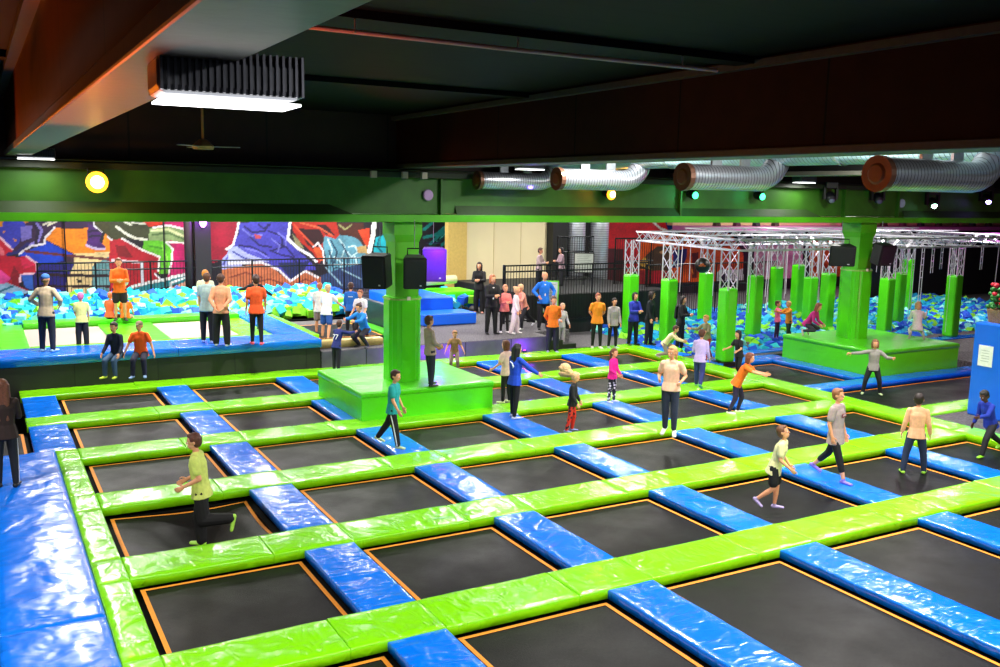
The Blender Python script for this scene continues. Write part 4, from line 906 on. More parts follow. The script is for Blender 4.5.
        P0 = Wr + d2 * .012 * h; P1 = Wr + d2 * .05 * h
        loft(b, P0, P1, .009 * h, .02 * h, .01 * h, .023 * h, side=inn, n=10)
        rf = .0062 * h if near else .0075 * h
        for q, (o_, fl) in enumerate(((.019, .046), (.0065, .052), (-.0065, .048), (-.019, .038))):
            r0 = P1 + fwd * o_ * h; r1 = r0 + (d2 + inn * .18).normalized() * fl * .5 * h; r2_ = r1 + (d2 * .8 + inn * .6).normalized() * fl * .5 * h
            loft(b, r0, r1, rf, rf, rf, rf, n=8); loft(b, r1, r2_, rf, rf, rf * .8, rf * .8, n=8)
        q0 = P0 + fwd * .018 * h; q1 = q0 + (d2 * .7 + fwd * .7 + inn * .3).normalized() * .03 * h; loft(b, q0, q1, rf * 1.15, rf * 1.15, rf, rf, n=8); loft(b, q1, q1 + (d2 + inn * .4).normalized() * .02 * h, rf, rf, rf * .85, rf * .85, n=8)
    skm = mat(SK[skin], .5, var=.05, scale=20, bump=.05)
    body = bake('body', b, [skm, mat('201410', .3), mat('a04a40', .5), mat('f0ece8', .3)], t, vox, 2)
    # eyes and lips are added to the same mesh
    q = bmesh.new(); q.from_mesh(body.data)
    for s in (-1, 1):
        ell(q, hp(s * .135, .335, .50), .05 * Hh, .035 * Hh, .03 * Hh, 8, mi=3, rot=HR); ell(q, hp(s * .135, .36, .50), .024 * Hh, .02 * Hh, .026 * Hh, 8, mi=1, rot=HR)
        loft(q, hp(s * .07, .375, .60), hp(s * .2, .345, .60), .012 * Hh, .012 * Hh, .01 * Hh, .01 * Hh, n=6)
    ell(q, hp(0, .372, .245), .075 * Hh, .022 * Hh, .018 * Hh, 8, mi=2, rot=HR)
    q.to_mesh(body.data); q.free()
    for p in body.data.polygons: p.use_smooth = True
    # hair
    hm = mat(hair, .55, var=.3, scale=50, bump=.6); b = bmesh.new()
    if hstyle == 'bald': ell(b, hp(0, -.15, .42), .335 * Hh, .27 * Hh, .16 * Hh, 12, rot=HR)
    elif hstyle != 'cap':
        ell(b, hp(0, -.065, .655), .375 * Hh, .40 * Hh, .395 * Hh, 14, rot=HR); ell(b, hp(0, -.15, .46), .33 * Hh, .30 * Hh, .32 * Hh, 12, rot=HR)
        ell(b, hp(0, .17, .87), .25 * Hh, .2 * Hh, .13 * Hh, 10, rot=HR)
    else:
        ell(b, hp(0, -.15, .45), .33 * Hh, .28 * Hh, .25 * Hh, 12, rot=HR)
    if hstyle == 'long':
        for s in (-1, 0, 1): loft(b, hp(s * .2, -.22, .6), hp(s * .22, -.3, -.75), .2 * Hh, .17 * Hh, .13 * Hh, .09 * Hh)
        for s in (-1, 1): loft(b, hp(s * .33, .02, .6), hp(s * .36, .0, -.2), .08 * Hh, .1 * Hh, .06 * Hh, .08 * Hh)
    if hstyle == 'vlong':
        for s in (-1, 0, 1): loft(b, hp(s * .2, -.24, .6), hp(s * .2, -.42, -1.5), .22 * Hh, .2 * Hh, .16 * Hh, .12 * Hh)
        for s in (-1, 1): loft(b, hp(s * .33, -.02, .6), hp(s * .36, -.1, -.5), .1 * Hh, .14 * Hh, .1 * Hh, .12 * Hh)
    if hstyle == 'bob':
        for s in (-1, 1): loft(b, hp(s * .3, -.1, .55), hp(s * .3, -.08, .05), .12 * Hh, .2 * Hh, .1 * Hh, .15 * Hh)
        loft(b, hp(0, -.3, .5), hp(0, -.3, .05), .3 * Hh, .14 * Hh, .26 * Hh, .1 * Hh)
    if hstyle == 'pony': loft(b, hp(0, -.42, .7), hp(0, -.62, .45), .1 * Hh, .1 * Hh, .13 * Hh, .13 * Hh); loft(b, hp(0, -.62, .45), hp(0, -.6, -.25), .13 * Hh, .12 * Hh, .05 * Hh, .05 * Hh)
    if hstyle == 'fly':
        ell(b, hp(-.3, -1.15, 1.15), .5 * Hh, .55 * Hh, .5 * Hh, 12); ell(b, hp(-.1, -.7, .9), .33 * Hh, .4 * Hh, .3 * Hh, 10)
        for q_ in range(7):
            a_ = -.5 + q_ * .17; mid_ = hp(-.25 + .1 * (q_ % 3), -.95, .75 + a_ * .5); loft(b, hp(0, -.3, .7), mid_, .2 * Hh, .2 * Hh, .22 * Hh, .22 * Hh); loft(b, mid_, hp(-.45 + .25 * (q_ % 3), -1.5 - .1 * (q_ % 2), .85 + a_), .22 * Hh, .22 * Hh, .13 * Hh, .13 * Hh)
    if False: loft(b, hp(0, -.4, .7), hp(-.2, -1.0, 1.15), .09 * Hh, .09 * Hh, .2 * Hh, .2 * Hh); ell(b, hp(-.28, -1.1, 1.2), .45 * Hh, .5 * Hh, .42 * Hh, 12); ell(b, hp(-.1, -1.5, 1.0), .38 * Hh, .42 * Hh, .4 * Hh, 12)
    if hstyle == 'bun': ell(b, hp(0, -.4, .9), .17 * Hh, .17 * Hh, .17 * Hh, 10)
    bake('hair', b, hm, t, vox * .9, 2)
    if hstyle == 'cap':
        b = bmesh.new(); ell(b, hp(0, -.03, .72), .37 * Hh, .42 * Hh, .33 * Hh, 14, rot=HR); loft(b, hp(0, .3, .68), hp(0, .55, .64), .2 * Hh, .04 * Hh, .17 * Hh, .03 * Hh, side=HR @ Vector((1, 0, 0))); bake('cap', b, cloth(po.get('cap', '3a70b8')), t, vox, 2)
    # top
    i_ = .006 * h if tight else (.02 if sleeve == 'short' else .018) * h; b = bmesh.new()
    loft(b, C0 - up * (hem + .012) * h, C0 + up * .07 * h, .104 * h + i_, .074 * h + i_, .08 * h + i_, .056 * h + i_, flat=True)
    loft(b, C0 + up * .05 * h, chest + up * .05 * h, .07 * h + i_, .05 * h + i_, .084 * h + i_, .057 * h + i_)
    loft(b, chest + up * .04 * h, sh - up * .005 * h, .084 * h + i_, .055 * h + i_, .09 * h + i_ * .6, .042 * h + i_ * .6)
    if hstyle == 'hood': pass
    if po.get('hood'): loft(b, neck - up * .02 * h + Vector((-.03 * h, -.03 * h, 0)), neck - up * .02 * h + Vector((.03 * h, -.03 * h, 0)), .03 * h, .03 * h, .03 * h, .03 * h)
    for k in (0, 1):
        S0, E, Wr, d2, s = AR[k]; j_ = .004 * h if tight else (.014 if sleeve == 'short' else .011) * h
        if sleeve == 'short': loft(b, S0, S0.lerp(E, .6), .029 * h + j_, .029 * h + j_, .028 * h + j_, .028 * h + j_)
        elif sleeve == 'long': loft(b, S0, E, .028 * h + j_, .028 * h + j_, .022 * h + j_, .022 * h + j_); loft(b, E, E.lerp(Wr, .93), .022 * h + j_, .022 * h + j_, .015 * h + j_, .016 * h + j_)
        else: loft(b, S0, S0 + Vector((0, 0, .01)), .028 * h, .03 * h, .028 * h, .03 * h)
    bake('top', b, cloth(top), t, vox, 3)
    # trousers
    b = bmesh.new(); i2 = .007 * h if tight or blen in ('leggings', 'crop') else .014 * h
    loft(b, C0 - up * .012 * h, C0 + up * .035 * h, .08 * h + i2, .054 * h + i2, .074 * h + i2, .05 * h + i2)
    for k in (0, 1):
        H0, K, A, fd, fu = J[k]; H0, K, A = H0 + off, K + off, A + off
        fl = .012 * h if blen == 'loose' else 0
        if blen == 'shorts': loft(b, H0, H0.lerp(K, .72), .05 * h + i2, .05 * h + i2, .046 * h + i2, .046 * h + i2)
        else:
            loft(b, H0, K, .048 * h + i2, .048 * h + i2, .032 * h + i2 + fl, .033 * h + i2 + fl)
            e_ = .55 if blen == 'crop' else .97
            loft(b, K, K.lerp(A, e_), .032 * h + i2 + fl, .034 * h + i2 + fl, (.027 if blen == 'crop' else .02) * h + i2 + fl, (.027 if blen == 'crop' else .021) * h + i2 + fl)
    tr = bake('shorts' if blen == 'shorts' else 'trousers', b, cloth(bot), t, vox, 3)
    # shoes
    for k in (0, 1):
        H0, K, A, fd, fu = J[k]; A = A + off; b = bmesh.new()
        loft(b, A - fd * .02 * h - fu * .021 * h, A + fd * .1 * h - fu * .026 * h, .026 * h, .023 * h, .026 * h, .015 * h, side=fd.cross(fu))
        loft(b, A - fu * .02 * h, A + fu * .004 * h, .023 * h, .023 * h, .022 * h, .022 * h)
        bake('shoe', b, mat(shoe, .5, scale=20), t, vox, 1)
        if 'stripe' in extra:
            s = (-1, 1)[k]; o_ = Vector((s * (.048 * h + i2) * .98, 0, 0)); o2 = Vector((s * (.033 * h + i2), 0, 0)); q = bmesh.new()
            loft(q, H0 + off + o_ * .9 + (K - H0) * .2, K + off + o2, .003 * h, .008 * h, .003 * h, .008 * h, side=(1, 0, 0)); loft(q, K + off + o2, A + o2 * .75, .003 * h, .008 * h, .003 * h, .008 * h, side=(1, 0, 0))
            obj('stripe', q, mat('e8e8ec', .6), t, smooth=True)['label'] = 'white side stripe'
    for e in extra:
        if e == 'print':
            q = B(-.05 * h, .05 * h, 0, .006, -.018 * h, .022 * h); o = obj('chest_print', q, mat('7c1424', .6), t); o.location = chest + up * .035 * h + Vector((0, .057 * h + i_ + .004, 0)); o.rotation_euler.x = -ln
            q = B(-.04 * h, .04 * h, .006, .008, -.003 * h, .005 * h); box(q, -.03 * h, .035 * h, .006, .008, .009 * h, .014 * h); o2 = obj('print_line', q, mat('e0d0d0', .6), o)
        if e == 'backswoosh':
            q = T([(-.03 * h, 0, .06 * h), (.02 * h, -.004, .04 * h), (.045 * h, -.002, 0), (.03 * h, 0, -.03 * h)], [.004 * h, .01 * h, .012 * h, .003 * h], 8); o = obj('back_print', q, mat('e8ecf4', .6), t, smooth=True); o.location = chest + up * .02 * h - Vector((0, .058 * h + i_ + .003, 0))
        if e == 'backline':
            q = B(-.045 * h, .045 * h, -.006, 0, -.007 * h, .007 * h); o = obj('back_print', q, mat('e0e8f4', .6), t); o.location = chest + up * .05 * h - Vector((0, .056 * h + i_ + .002, 0))
        if e == '77':
            fc = bpy.data.curves.new('number_print', 'FONT'); fc.body = '77'; fc.size = .15 * h; fc.extrude = .003; fc.align_x = 'CENTER'; o = bpy.data.objects.new('number_print', fc); COL.objects.link(o); o.parent = t
            o.location = chest - up * .05 * h - Vector((0, .06 * h + i_ + .004, 0)); o.rotation_euler = (R(90) - ln, 0, 0); fc.materials.append(mat('f0f0f4', .6))
            dg = bpy.context.evaluated_depsgraph_get(); me = bpy.data.meshes.new_from_object(o.evaluated_get(dg)); mw = (o.location.copy(), o.rotation_euler.copy()); bpy.data.objects.remove(o); bpy.data.curves.remove(fc)
            o = bpy.data.objects.new('number_print', me); COL.objects.link(o); o.parent = t; o.location, o.rotation_euler = mw
        if e == 'backpack':
            q = bmesh.new(); loft(q, C0 + up * .1 * h - Vector((0, .1 * h, 0)), chest + up * .1 * h - Vector((0, .1 * h, 0)), .075 * h, .04 * h, .07 * h, .035 * h); bake('bag', q, cloth('101014'), t, vox, 2)
        if e == 'shirtfront':
            q = bmesh.new(); loft(q, C0 + up * .1 * h + Vector((0, .058 * h, 0)), sh - up * .02 * h + Vector((0, .045 * h, 0)), .02 * h, .016 * h, .03 * h, .016 * h); bake('shirt', q, cloth('e4dcd8'), t, vox, 2)
        if e == 'tattoos' or e == 'patches':
            pass
    return t
def spots(o, c1, c2, scale):
    for ch in o.children:
        if ch.name.startswith('trousers'):
            m, n, l, b = newmat('patterned leggings'); tc = n.new('ShaderNodeTexCoord'); v = n.new('ShaderNodeTexVoronoi'); v.inputs['Scale'].default_value = scale; l.new(tc.outputs['Object'], v.inputs['Vector'])
            rp = n.new('ShaderNodeValToRGB'); rp.color_ramp.interpolation = 'CONSTANT'; rp.color_ramp.elements[0].color = srgb(c1); rp.color_ramp.elements[1].position = .42; rp.color_ramp.elements[1].color = srgb(c2)
            l.new(v.outputs['Distance'], rp.inputs['Fac']); l.new(rp.outputs['Color'], b.inputs['Base Color']); b.inputs['Roughness'].default_value = .8; ch.data.materials[0] = m
A0 = dict(arms=((4, 8, 12, 4), (2, 8, 14, 4)))
FRONT = dict(arms=((20, 8, 75, -42), (18, 8, 80, -42)))
BACKH = dict(arms=((-22, 14, -14, -30), (-22, 14, -14, -30)))
HIPS = dict(arms=((-10, 38, 60, -25), (-10, 38, 60, -25)))
WALK = dict(legs=((24, 2, 6), (-22, 2, 16)), arms=((-22, 6, 16, 2), (24, 6, 24, 2)), lean=5)
def D(*ds, **k):
    r = {}
    for d in ds: r.update(d)
    r.update(k); return r
# --- near and middle of the court
person('long-haired person in dark brown top at the left picture edge, on the big blue mat', (0.24,16.18), .05, 1.66, 205, D(FRONT, lean=2), '2a1814', 'long', '10141c', 'leggings', '101010', '6a3c28', 'vlong', near=True, extra=('stripe',))
person('boy in lime shirt and black trousers running on the sagging trampoline', (2.87,13.49), -.47, 1.68, 275, dict(lean=6, legs=((-6, 2, 88), (8, 2, 10)), arms=((-18, 8, 78, 0), (-6, 8, 66, 0)), head=(8, 0)), 'd4e070', 'short', '0a0a0c', 'loose', 'a8e04c', '5c3020', 'short', near=True, extra=('stripe',))
person('boy in teal shirt striding off the blue pad beside the left block', (6.63,16), .0, 1.42, 75, dict(lean=3, legs=((-26, 3, 10), (14, 3, 4)), arms=((2, 8, 22, 4), (10, 8, 20, 4)), head=(-10, 4)), '18a0a0', 'short', '0c0c10', 'full', 'c8e0a8', '3c2014', 'short', near=True, extra=('stripe',))
person('girl in blue jacket with very long black hair standing on a blue pad', (9.92,16.93), .0, 1.56, 128, dict(lean=4, legs=((6, 4, 4), (-5, 4, 4)), arms=((4, 6, 10, 0), (42, 26, 12, 16)), head=(-8, 0)), '1448c8', 'long', '0a0a0c', 'leggings', 'b8c0e0', '0c0a0c', 'vlong', near=True, extra=('backswoosh',))
person('girl in pale pink shirt partly hidden behind the girl in blue jacket', (10.72,18.64), -.1, 1.42, 235, dict(lean=2, arms=((10, 20, 40, 10), (10, 20, 60, 10))), 'f0c8b8', 'short', '101014', 'leggings', 'd8e8a0', '6c3c24', 'bob')
o = person('small child in black top and red patterned leggings, blond hair flying up', (10.64,15.83), -.12, 1.2, 75, dict(lean=4, legs=((6, 5, 14), (-4, 5, 10)), arms=((4, 14, 20, 8), (4, 14, 26, 8)), head=(0, 4)), '0e0e12', 'long', 'd02c1c', 'leggings', '8090c8', 'd8b07c', 'fly', near=True); spots(o, '20101a', 'd8301c', 14)
o = person('girl in magenta long-sleeved top and spotted leggings on a blue pad', (12.8,17.32), .0, 1.2, 55, dict(lean=2, arms=((0, 16, 30, 8), (4, 12, 60, 0)), head=(-15, 0)), 'f01490', 'long', '18141c', 'leggings', 'e0e4f0', '6c3c28', 'pony', near=True); spots(o, 'e8d8e0', '14101a', 16)
person('fair-haired girl in peach shirt and jeans jumping in mid-air', (11.75, 13.95), -.13, 1.64, 338, dict(lean=0, legs=((3, 1, 5), (-2, 1, 6)), arms=((-22, 22, 92, -10), (-16, 20, 96, -12)), lift=.26, toe=-38, head=(-22, 3)), 'f2c0a0', 'short', '2c3348', 'full', 'eef0dc', 'c8935c', 'pony', near=True, hem=.0)
person('boy in lavender sweater and jeans walking on a blue pad', (15.79,17.71), .0, 1.44, 158, dict(lean=6, legs=((20, 2, 10), (-16, 2, 30)), arms=((10, 10, 60, 0), (-10, 10, 40, 8))), 'd0b8ec', 'long', '2c3470', 'full', '5cb468', '5c3424', 'short')
person('child in khaki top and dark red trousers running near the truss posts', (18.71,20.61), .0, 1.34, 300, dict(lean=8, legs=((24, 8, 20), (-24, 8, 10)), arms=((30, 20, 70, 30), (30, 40, 60, 60))), '7c7858', 'long', 'a01020', 'full', 'e0b8a0', 'c08848', 'short')
person('dark-haired child in black dress behind the child in orange shirt', (17.84,18.37), .0, 1.22, 300, dict(lean=8, arms=((20, 20, 50, 10), (20, 20, 50, 10)), legs=((10, 4, 26), (-4, 4, 16))), '14101c', 'short', '14101c', 'crop', 'e8b898', '1c1420', 'bob')
person('child in orange shirt leaning forward with both arms out', (14.66,15.24), .0, 1.4, 68, dict(lean=26, legs=((20, 4, 34), (0, 4, 22)), arms=((44, 14, 28, 4), (60, 26, 14, 26)), head=(0, -4)), 'f0700c', 'short', '24143c', 'leggings', 'f0ecd8', '6c3418', 'bob', near=True)
person('crouching child in cream top on the green strip near the truss posts', (17.87,21.71), .0, 1.22, 70, dict(lean=38, legs=((70, 10, 120), (20, 8, 100)), arms=((30, 10, 30, 4), (40, 10, 20, 4)), toe=-20), 'ecd8a8', 'long', '9c8c80', 'full', 'd8c8b8', '4c2c1c', 'short')
person('boy in cream shirt and black shorts landing on a trampoline', (11,10.58), -.2, 1.36, 62, dict(lean=14, legs=((6, 3, 10), (2, 3, 52)), arms=((-12, 10, 44, 0), (-4, 8, 50, -4)), head=(0, -26)), 'ece4a8', 'short', '101014', 'shorts', 'a898c8', '6c4024', 'short', near=True, hem=.06)
person('tall child in grey printed shirt and black cropped leggings striding on a blue pad', (12.72,10.83), .0, 1.58, 46, dict(lean=-1, legs=((-24, 4, 20), (20, 3, 3)), arms=((4, 8, 14, 4), (-8, 8, 26, 0)), head=(4, -6)), 'b09c98', 'short', '0c0c10', 'crop', '7a68c0', '8c5830', 'short', near=True, extra=('print',), hem=.07)
person('boy in peach sweater and jeans seen from behind, feet apart', (14.7,10.61), -.12, 1.42, 160, dict(lean=2, legs=((-6, 12, 6), (6, 12, 4)), arms=((0, 14, 16, 10), (-4, 14, 20, 10)), head=(-14, -8)), 'f0b488', 'long', '1c2c48', 'full', '98d83c', '241410', 'short', near=True)
person('boy in dark blue sweater lunging at the right picture edge', (17.25,10.77), -.12, 1.36, 292, dict(lean=22, legs=((36, 4, 20), (-34, 4, 24)), arms=((36, 10, 40, 0), (-18, 14, 30, 10)), head=(0, 14)), '1430a0', 'long', '14141c', 'full', '90e030', '100c0c', 'short', 'd', near=True)
person('child in grey jacket jumping with both arms spread, in front of the right block', (19.66,15.58), -.12, 1.36, 345, dict(lean=2, legs=((6, 16, 16), (6, 16, 14)), arms=((20, 50, 80, 30), (16, 76, 16, 84)), lift=.04, head=(0, 0)), '9c9490', 'long', '14181c', 'full', 'b0c890', '8c6040', 'bob')
person('girl in magenta top kneeling at the left end of the right block', (21.75, 19.75), .72, 1.4, 50, dict(lean=34, legs=((70, 8, 146), (62, 8, 144)), arms=((-6, 8, 50, -10), (-6, 8, 50, -10)), toe=-70), 'c4247c', 'long', '2c2c34', 'leggings', 'c8b8b0', '8c4c34', 'long')
person('fair-haired child in long white top kneeling on the right block, seen from behind', (24.4, 17.9), .72, 1.4, 165, dict(lean=16, legs=((66, 12, 140), (66, 12, 140)), arms=((20, 14, 60, -10), (40, 20, 90, 20)), toe=-80), 'e8e0dc', 'long', 'd8d0cc', 'full', 'b0a8a0', 'c8a070', 'bob', hem=.08)
person('small child in tan top crouching beside the left block', (11.14,22.23), .0, 1.12, 5, dict(lean=20, legs=((26, 6, 44), (26, 6, 44)), arms=((10, 26, 20, 20), (10, 26, 20, 20))), 'a87858', 'short', '9c8078', 'full', 'c8b8b0', 'a06840', 'pony')
person('youth in grey and beige jacket leaning against the left column', (8.47,18.02), .63, 1.46, 120, dict(lean=-4, legs=((8, 4, 4), (0, 4, 4)), arms=((14, 6, 40, -20), (14, 6, 50, -20))), 'b09c88', 'long', '1c2634', 'full', '20241c', '4c2c20', 'short')
person('boy in navy jersey numbered 77 stretching toward a friend behind the left block', (8.25, 23.5), .0, 1.3, 150, dict(lean=14, arms=((60, 30, 20, 40), (70, 20, 20, 10))), '1c2870', 'long', '1c1c28', 'full', 'd0d0d8', '4c2c20', 'short', extra=('77',))
# --- watching people along the back edge
person('boy in orange hoodie standing in front of the stage end', (15.26,23.77), .0, 1.66, 8, D(BACKH, hood=1), 'f4780c', 'long', '12141c', 'loose', '9098a0', '4c2820', 'short')
person('bald man in bright blue jacket on the stage behind the boy in orange hoodie', (15.9, 25.35), .45, 1.8, 15, D(HIPS), '1470d8', 'long', '1c1c24', 'full', '202020', 'a87860', 'bald', extra=('shirtfront',)); 
person('small child in pale grey next to the boy in orange hoodie', (16.1, 24.6), .0, 1.32, 30, dict(lean=6, arms=((0, 16, 20, 10), (20, 20, 60, 10))), 'b8b0b4', 'long', 'a8a0a4', 'full', '303030', 'c8a080', 'short')
person('girl in orange shirt and black leggings watching from the back edge', (16.97,23.86), .0, 1.68, 5, D(BACKH), 'f89018', 'short', '0c0c10', 'leggings', 'e8e0d0', '8c4828', 'bun')
person('girl in grey sweater and black leggings beside the girl in orange shirt', (17.44,23.66), .0, 1.54, 20, D(A0), 'aaa0a0', 'long', '0c0c10', 'leggings', 'a0b0a8', '241814', 'pony')
person('woman in royal blue coat with arms folded, in front of the leftmost truss post', (18.41,23.89), .0, 1.66, 30, D(FRONT), '2030a0', 'long', '0c1018', 'full', '181818', '18100e', 'bob')
person('person in thick black coat beside the woman in blue coat', (18.9,23.69), .0, 1.7, 60, D(A0, head=(30, 0)), '10141c', 'long', '10121a', 'full', '181818', '241814', 'bob')
person('woman in black jacket carrying a black bag before the second truss post', (19.33,22.66), .0, 1.64, 60, D(FRONT), '0c1014', 'long', '0c121c', 'full', '181818', '1c1210', 'bob', extra=('backpack',))
# --- on the stage
person('fair-haired woman in black suit and white blouse on the stage', (13.85,25.12), .46, 1.78, 25, D(FRONT), '100e10', 'long', '0c0c0e', 'full', '101010', 'b06c3c', 'bob', extra=('shirtfront',))
person('woman all in black at the back of the stage below the cream wall', (15.9,29.76), .46, 1.78, 350, D(FRONT), '0c0a0c', 'long', '0c0a0c', 'loose', 'c08070', '181010', 'long')
person('child in coral vest on the stage, left of the girl in white', (14.33,25.14), .46, 1.44, 20, D(FRONT), 'f08078', 'long', '181014', 'leggings', 'e8e0e0', 'c88c60', 'short')
person('girl in white hooded suit on the stage', (14.52,24.84), .46, 1.4, 80, D(A0, hood=1, legs=((8, 3, 6), (-6, 3, 6))), 'f0d8dc', 'long', 'e8d0d8', 'loose', 'e8e0e0', 'd8a878', 'bun')
person('child in salmon sweater running across the stage to the left', (15.49,25.61), .46, 1.44, 300, dict(lean=16, legs=((28, 4, 26), (-32, 4, 20)), arms=((30, 20, 60, 0), (-40, 20, 30, 30))), 'f09c84', 'long', '14141c', 'full', 'e0e0e0', 'e0b080', 'short')
person('boy in grey sweater behind the stage railing, left one of a pair', (17.74,28.69), 1.31, 1.5, 70, D(FRONT), 'a89090', 'long', '16161c', 'full', '202020', '4c2c20', 'short')
person('child in grey-pink sweater behind the stage railing, right one of a pair', (19.6, 30.0), 1.31, 1.4, 290, D(FRONT), '9c8088', 'long', '16161c', 'full', '202020', '181014', 'bob')
person('person in black trousers on the blue foam steps behind the purple-lit speaker', (13.1, 29.3), 1.26, 1.66, 180, D(A0), '2c1c54', 'long', '0c0c10', 'full', '606878', 'e0c0e8', 'short')
# --- on the raised deck and around the dark stage bed
person('boy in white shirt and blue shorts seen from behind beside the dark stage trampoline', (8.61,25.46), .5, 1.56, 165, dict(lean=10, legs=((4, 6, 10), (-12, 6, 10)), arms=((10, 10, 20, 6), (30, 24, 20, 20)), head=(0, -8)), 'f4f0ec', 'short', '2050a0', 'shorts', 'e8e8e0', 'd8b080', 'short')
person('red-haired child half hidden behind the boy in white shirt', (8.77,26.4), .5, 1.52, 180, D(A0), 'e8e0d8', 'short', '8c7870', 'shorts', 'd0d0c8', 'c06c38', 'short')
person('boy in blue jacket and black trousers seen from behind by the beige beam', (9.75,26.43), .5, 1.48, 185, D(A0), '1464c0', 'long', '101016', 'full', 'c8c8c0', '4c2c20', 'short', extra=('backline',))
person('woman in blue hooded jacket crouching at the edge of the stage beside the left column', (9.3, 24.25), .45, 1.55, 330, dict(lean=24, legs=((70, 10, 110), (60, 10, 110)), arms=((50, 8, 30, -8), (60, 8, 24, -10)), toe=-10), '1880d0', 'long', '14141c', 'full', '30343c', '3c2018', 'bun')
person('person in white shirt sitting behind the crouching woman in blue', (9.75, 25.4), .45, 1.5, 340, dict(lean=6, legs=((20, 8, 60), (20, 8, 60)), arms=((10, 10, 40, 0), (10, 10, 40, 0))), 'e8e0e4', 'short', '16161e', 'full', '303030', '8c5030', 'short')
person('youth in orange-red shirt and black leggings standing on the raised deck', (6.2,23.72), .81, 1.72, 195, dict(lean=0, arms=((-6, 12, 24, 6), (10, 12, 30, 0)), legs=((6, 2, 3), (-4, 2, 3)), head=(20, 0)), 'f0541c', 'short', '14101c', 'leggings', 'e84860', '3c2018', 'short')
person('child in black with arm raised behind the youth in orange-red', (6.9, 26.5), .81, 1.5, 170, dict(lean=4, arms=((30, 60, 30, 70), (-30, 50, 30, 60))), '14121c', 'long', '1c5c8c', 'full', '303030', '3c2018', 'short')
person('boy in peach hoodie with hands clasped behind his back on the raised deck', (5.35,23.9), .81, 1.76, 185, D(BACKH, legs=((3, 5, 3), (-2, 5, 3))), 'e8a078', 'long', '101014', 'loose', 'd0d4f0', '4c2c20', 'short')
person('boy in grey-blue shirt standing left of the boy in peach hoodie', (5.13,24.51), .81, 1.74, 178, D(A0), 'a0b8b4', 'short', '101014', 'full', 'a0b4e8', '5c3820', 'short')
person('fair child in pale shirt behind the two boys on the raised deck', (5.5, 26.4), .81, 1.66, 190, D(A0), 'e8e8c0', 'short', '101014', 'full', 'c0c8e0', 'f09030', 'short')
person('man in beige sweater and dark jeans with blue cap, seen from behind', (1.39,24.6), .81, 1.8, 180, D(HIPS, legs=((2, 4, 3), (-1, 4, 3))), 'c4b094', 'long', '1c2434', 'full', 'b0d8e0', '8c6848', 'cap', extra=())
person('child in pale yellow shirt with pink hair on the grey raised bed', (2.25,25.53), .74, 1.3, 205, D(A0, arms=((10, 6, 40, -10), (4, 8, 20, 4))), 'ecec90', 'short', '16141c', 'loose', '303030', 'e878b0', 'short', extra=('stripe',))
person('staff member in orange hoodie and black shorts at the foam pit, holding a grey ball', (3.59,28.9), .9, 1.76, 25, D(FRONT, hood=1), 'ff6c10', 'long', '241420', 'shorts', '303030', '6c3820', 'short')
person('left child of two seated in orange by the foam pit', (3.35, 29.4), .9, 1.3, 170, dict(seat=1, lean=8, legs=((82, 10, 20), (82, 10, 20)), arms=((10, 14, 40, 0), (10, 14, 40, 0))), 'f86838', 'short', '5c1c20', 'full', '303030', 'd87848', 'short')
person('right child of two seated in orange by the foam pit', (3.75, 29.1), .9, 1.24, 190, dict(seat=1, lean=12, legs=((82, 10, 20), (82, 10, 20)), arms=((10, 14, 40, 0), (10, 14, 40, 0))), 'ff7818', 'short', 'c89888', 'shorts', '303030', 'e8b070', 'short')
SIT = dict(seat=1, lean=8, legs=((74, 6, 76), (72, 6, 74)))
person('boy in navy sweater and jeans sitting on the edge of the raised deck', (2.76,23.12), .78, 1.46, 352, D(SIT, arms=((10, 12, 30, 4), (10, 12, 30, 4))), '101a34', 'long', '3c5878', 'full', 'd8f040', '241410', 'short')
person('boy in orange shirt with cap sitting on the edge of the raised deck', (3.28,23.05), .78, 1.5, 10, D(SIT, arms=((6, 26, 14, 18), (6, 26, 14, 18)), cap='8c7c60', head=(-20, -4)), 'fc5c10', 'short', '1c1c34', 'full', '90b0d8', 'c0a070', 'cap')
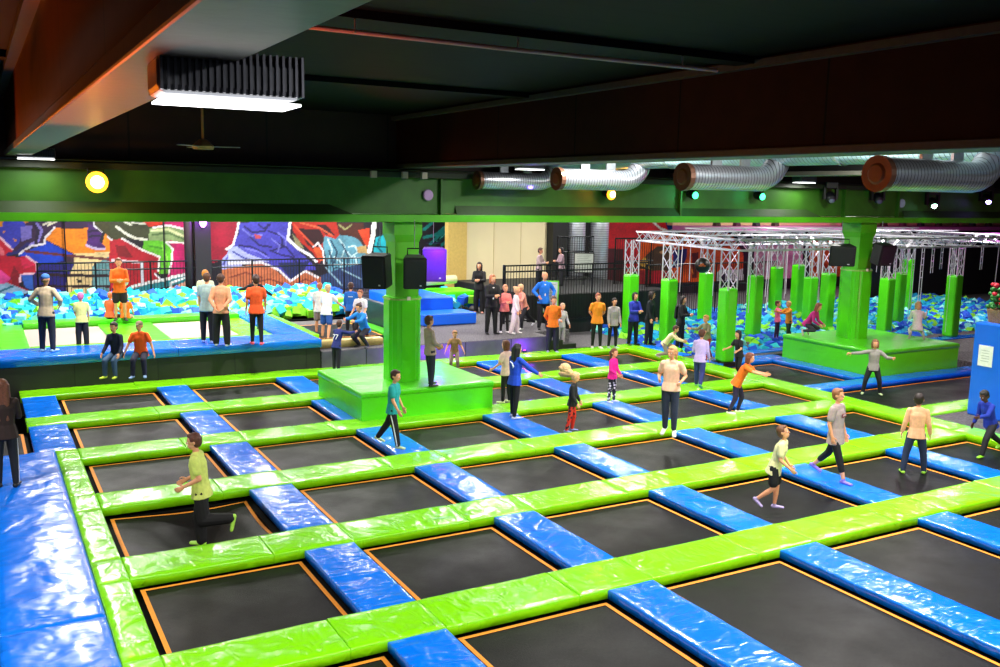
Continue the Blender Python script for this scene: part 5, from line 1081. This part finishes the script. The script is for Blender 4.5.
# --- in the foam pit under the trusses
person('girl in pink top holding a rope in the truss foam pit', (24.07,23.15), -.02, 1.24, 60, dict(arms=((60, 10, 60, 0), (60, 10, 60, 0)), lean=-4), 'f06894', 'long', '3c1838', 'leggings', 'b06080', '5c3020', 'short')
person('child in orange top facing the girl in pink in the truss foam pit', (24.16,22.64), -.02, 1.3, 285, dict(arms=((60, 10, 40, 0), (60, 10, 40, 0)), lean=4, legs=((10, 4, 6), (-12, 4, 14))), 'f08c20', 'long', '20381c', 'full', '1c3c70', 'd0a060', 'short')
t = thing('grey_ball', 'grey ball held by the staff member in orange hoodie', 'ball', (0, 0, 0)); t.location = Vector((4.15,31.51) + (1.9,)) if False else (3.72, 29.0, 2.02)
obj('ball', ell(bmesh.new(), (0, 0, 0), .14, .14, .14, 14), mat('b8c0c8', .5), t, smooth=True); obj('valve', ell(bmesh.new(), (0, -.138, 0), .012, .006, .012, 6), M['black'], t)

# ---------------------------------------------------------------- camera and world
cam = bpy.data.cameras.new('camera'); co = bpy.data.objects.new('camera', cam); COL.objects.link(co)
yaw, pitch, roll, f = .5138, .1498, .0193, 932.0878
Rv = Vector((math.cos(yaw), -math.sin(yaw), 0)); Fh = Vector((math.sin(yaw), math.cos(yaw), 0))
fwd = Fh * math.cos(pitch) + Vector((0, 0, -math.sin(pitch))); upv = Fh * math.sin(pitch) + Vector((0, 0, math.cos(pitch)))
ix = Rv * math.cos(roll) + upv * math.sin(roll); iy = -Rv * math.sin(roll) + upv * math.cos(roll); iz = -fwd
co.matrix_world = Matrix(((ix.x, iy.x, iz.x, 0), (ix.y, iy.y, iz.y, 0), (ix.z, iy.z, iz.z, 4.8), (0, 0, 0, 1)))
cam.sensor_width = 36; cam.lens = f * 36 / 1000; cam.clip_start = .05; S.camera = co
w = bpy.data.worlds.new('hall'); S.world = w; w.use_nodes = True
w.node_tree.nodes['Background'].inputs[0].default_value = (.75, .8, .9, 1); w.node_tree.nodes['Background'].inputs[1].default_value = .07
vs = S.view_settings; vs.view_transform = 'Standard'; vs.look = 'None'; vs.gamma = 1; vs.use_curve_mapping = False; vs.exposure = 0.12
S.cycles.use_denoising = True; S.cycles.max_bounces = 6; S.cycles.sample_clamp_indirect = 4
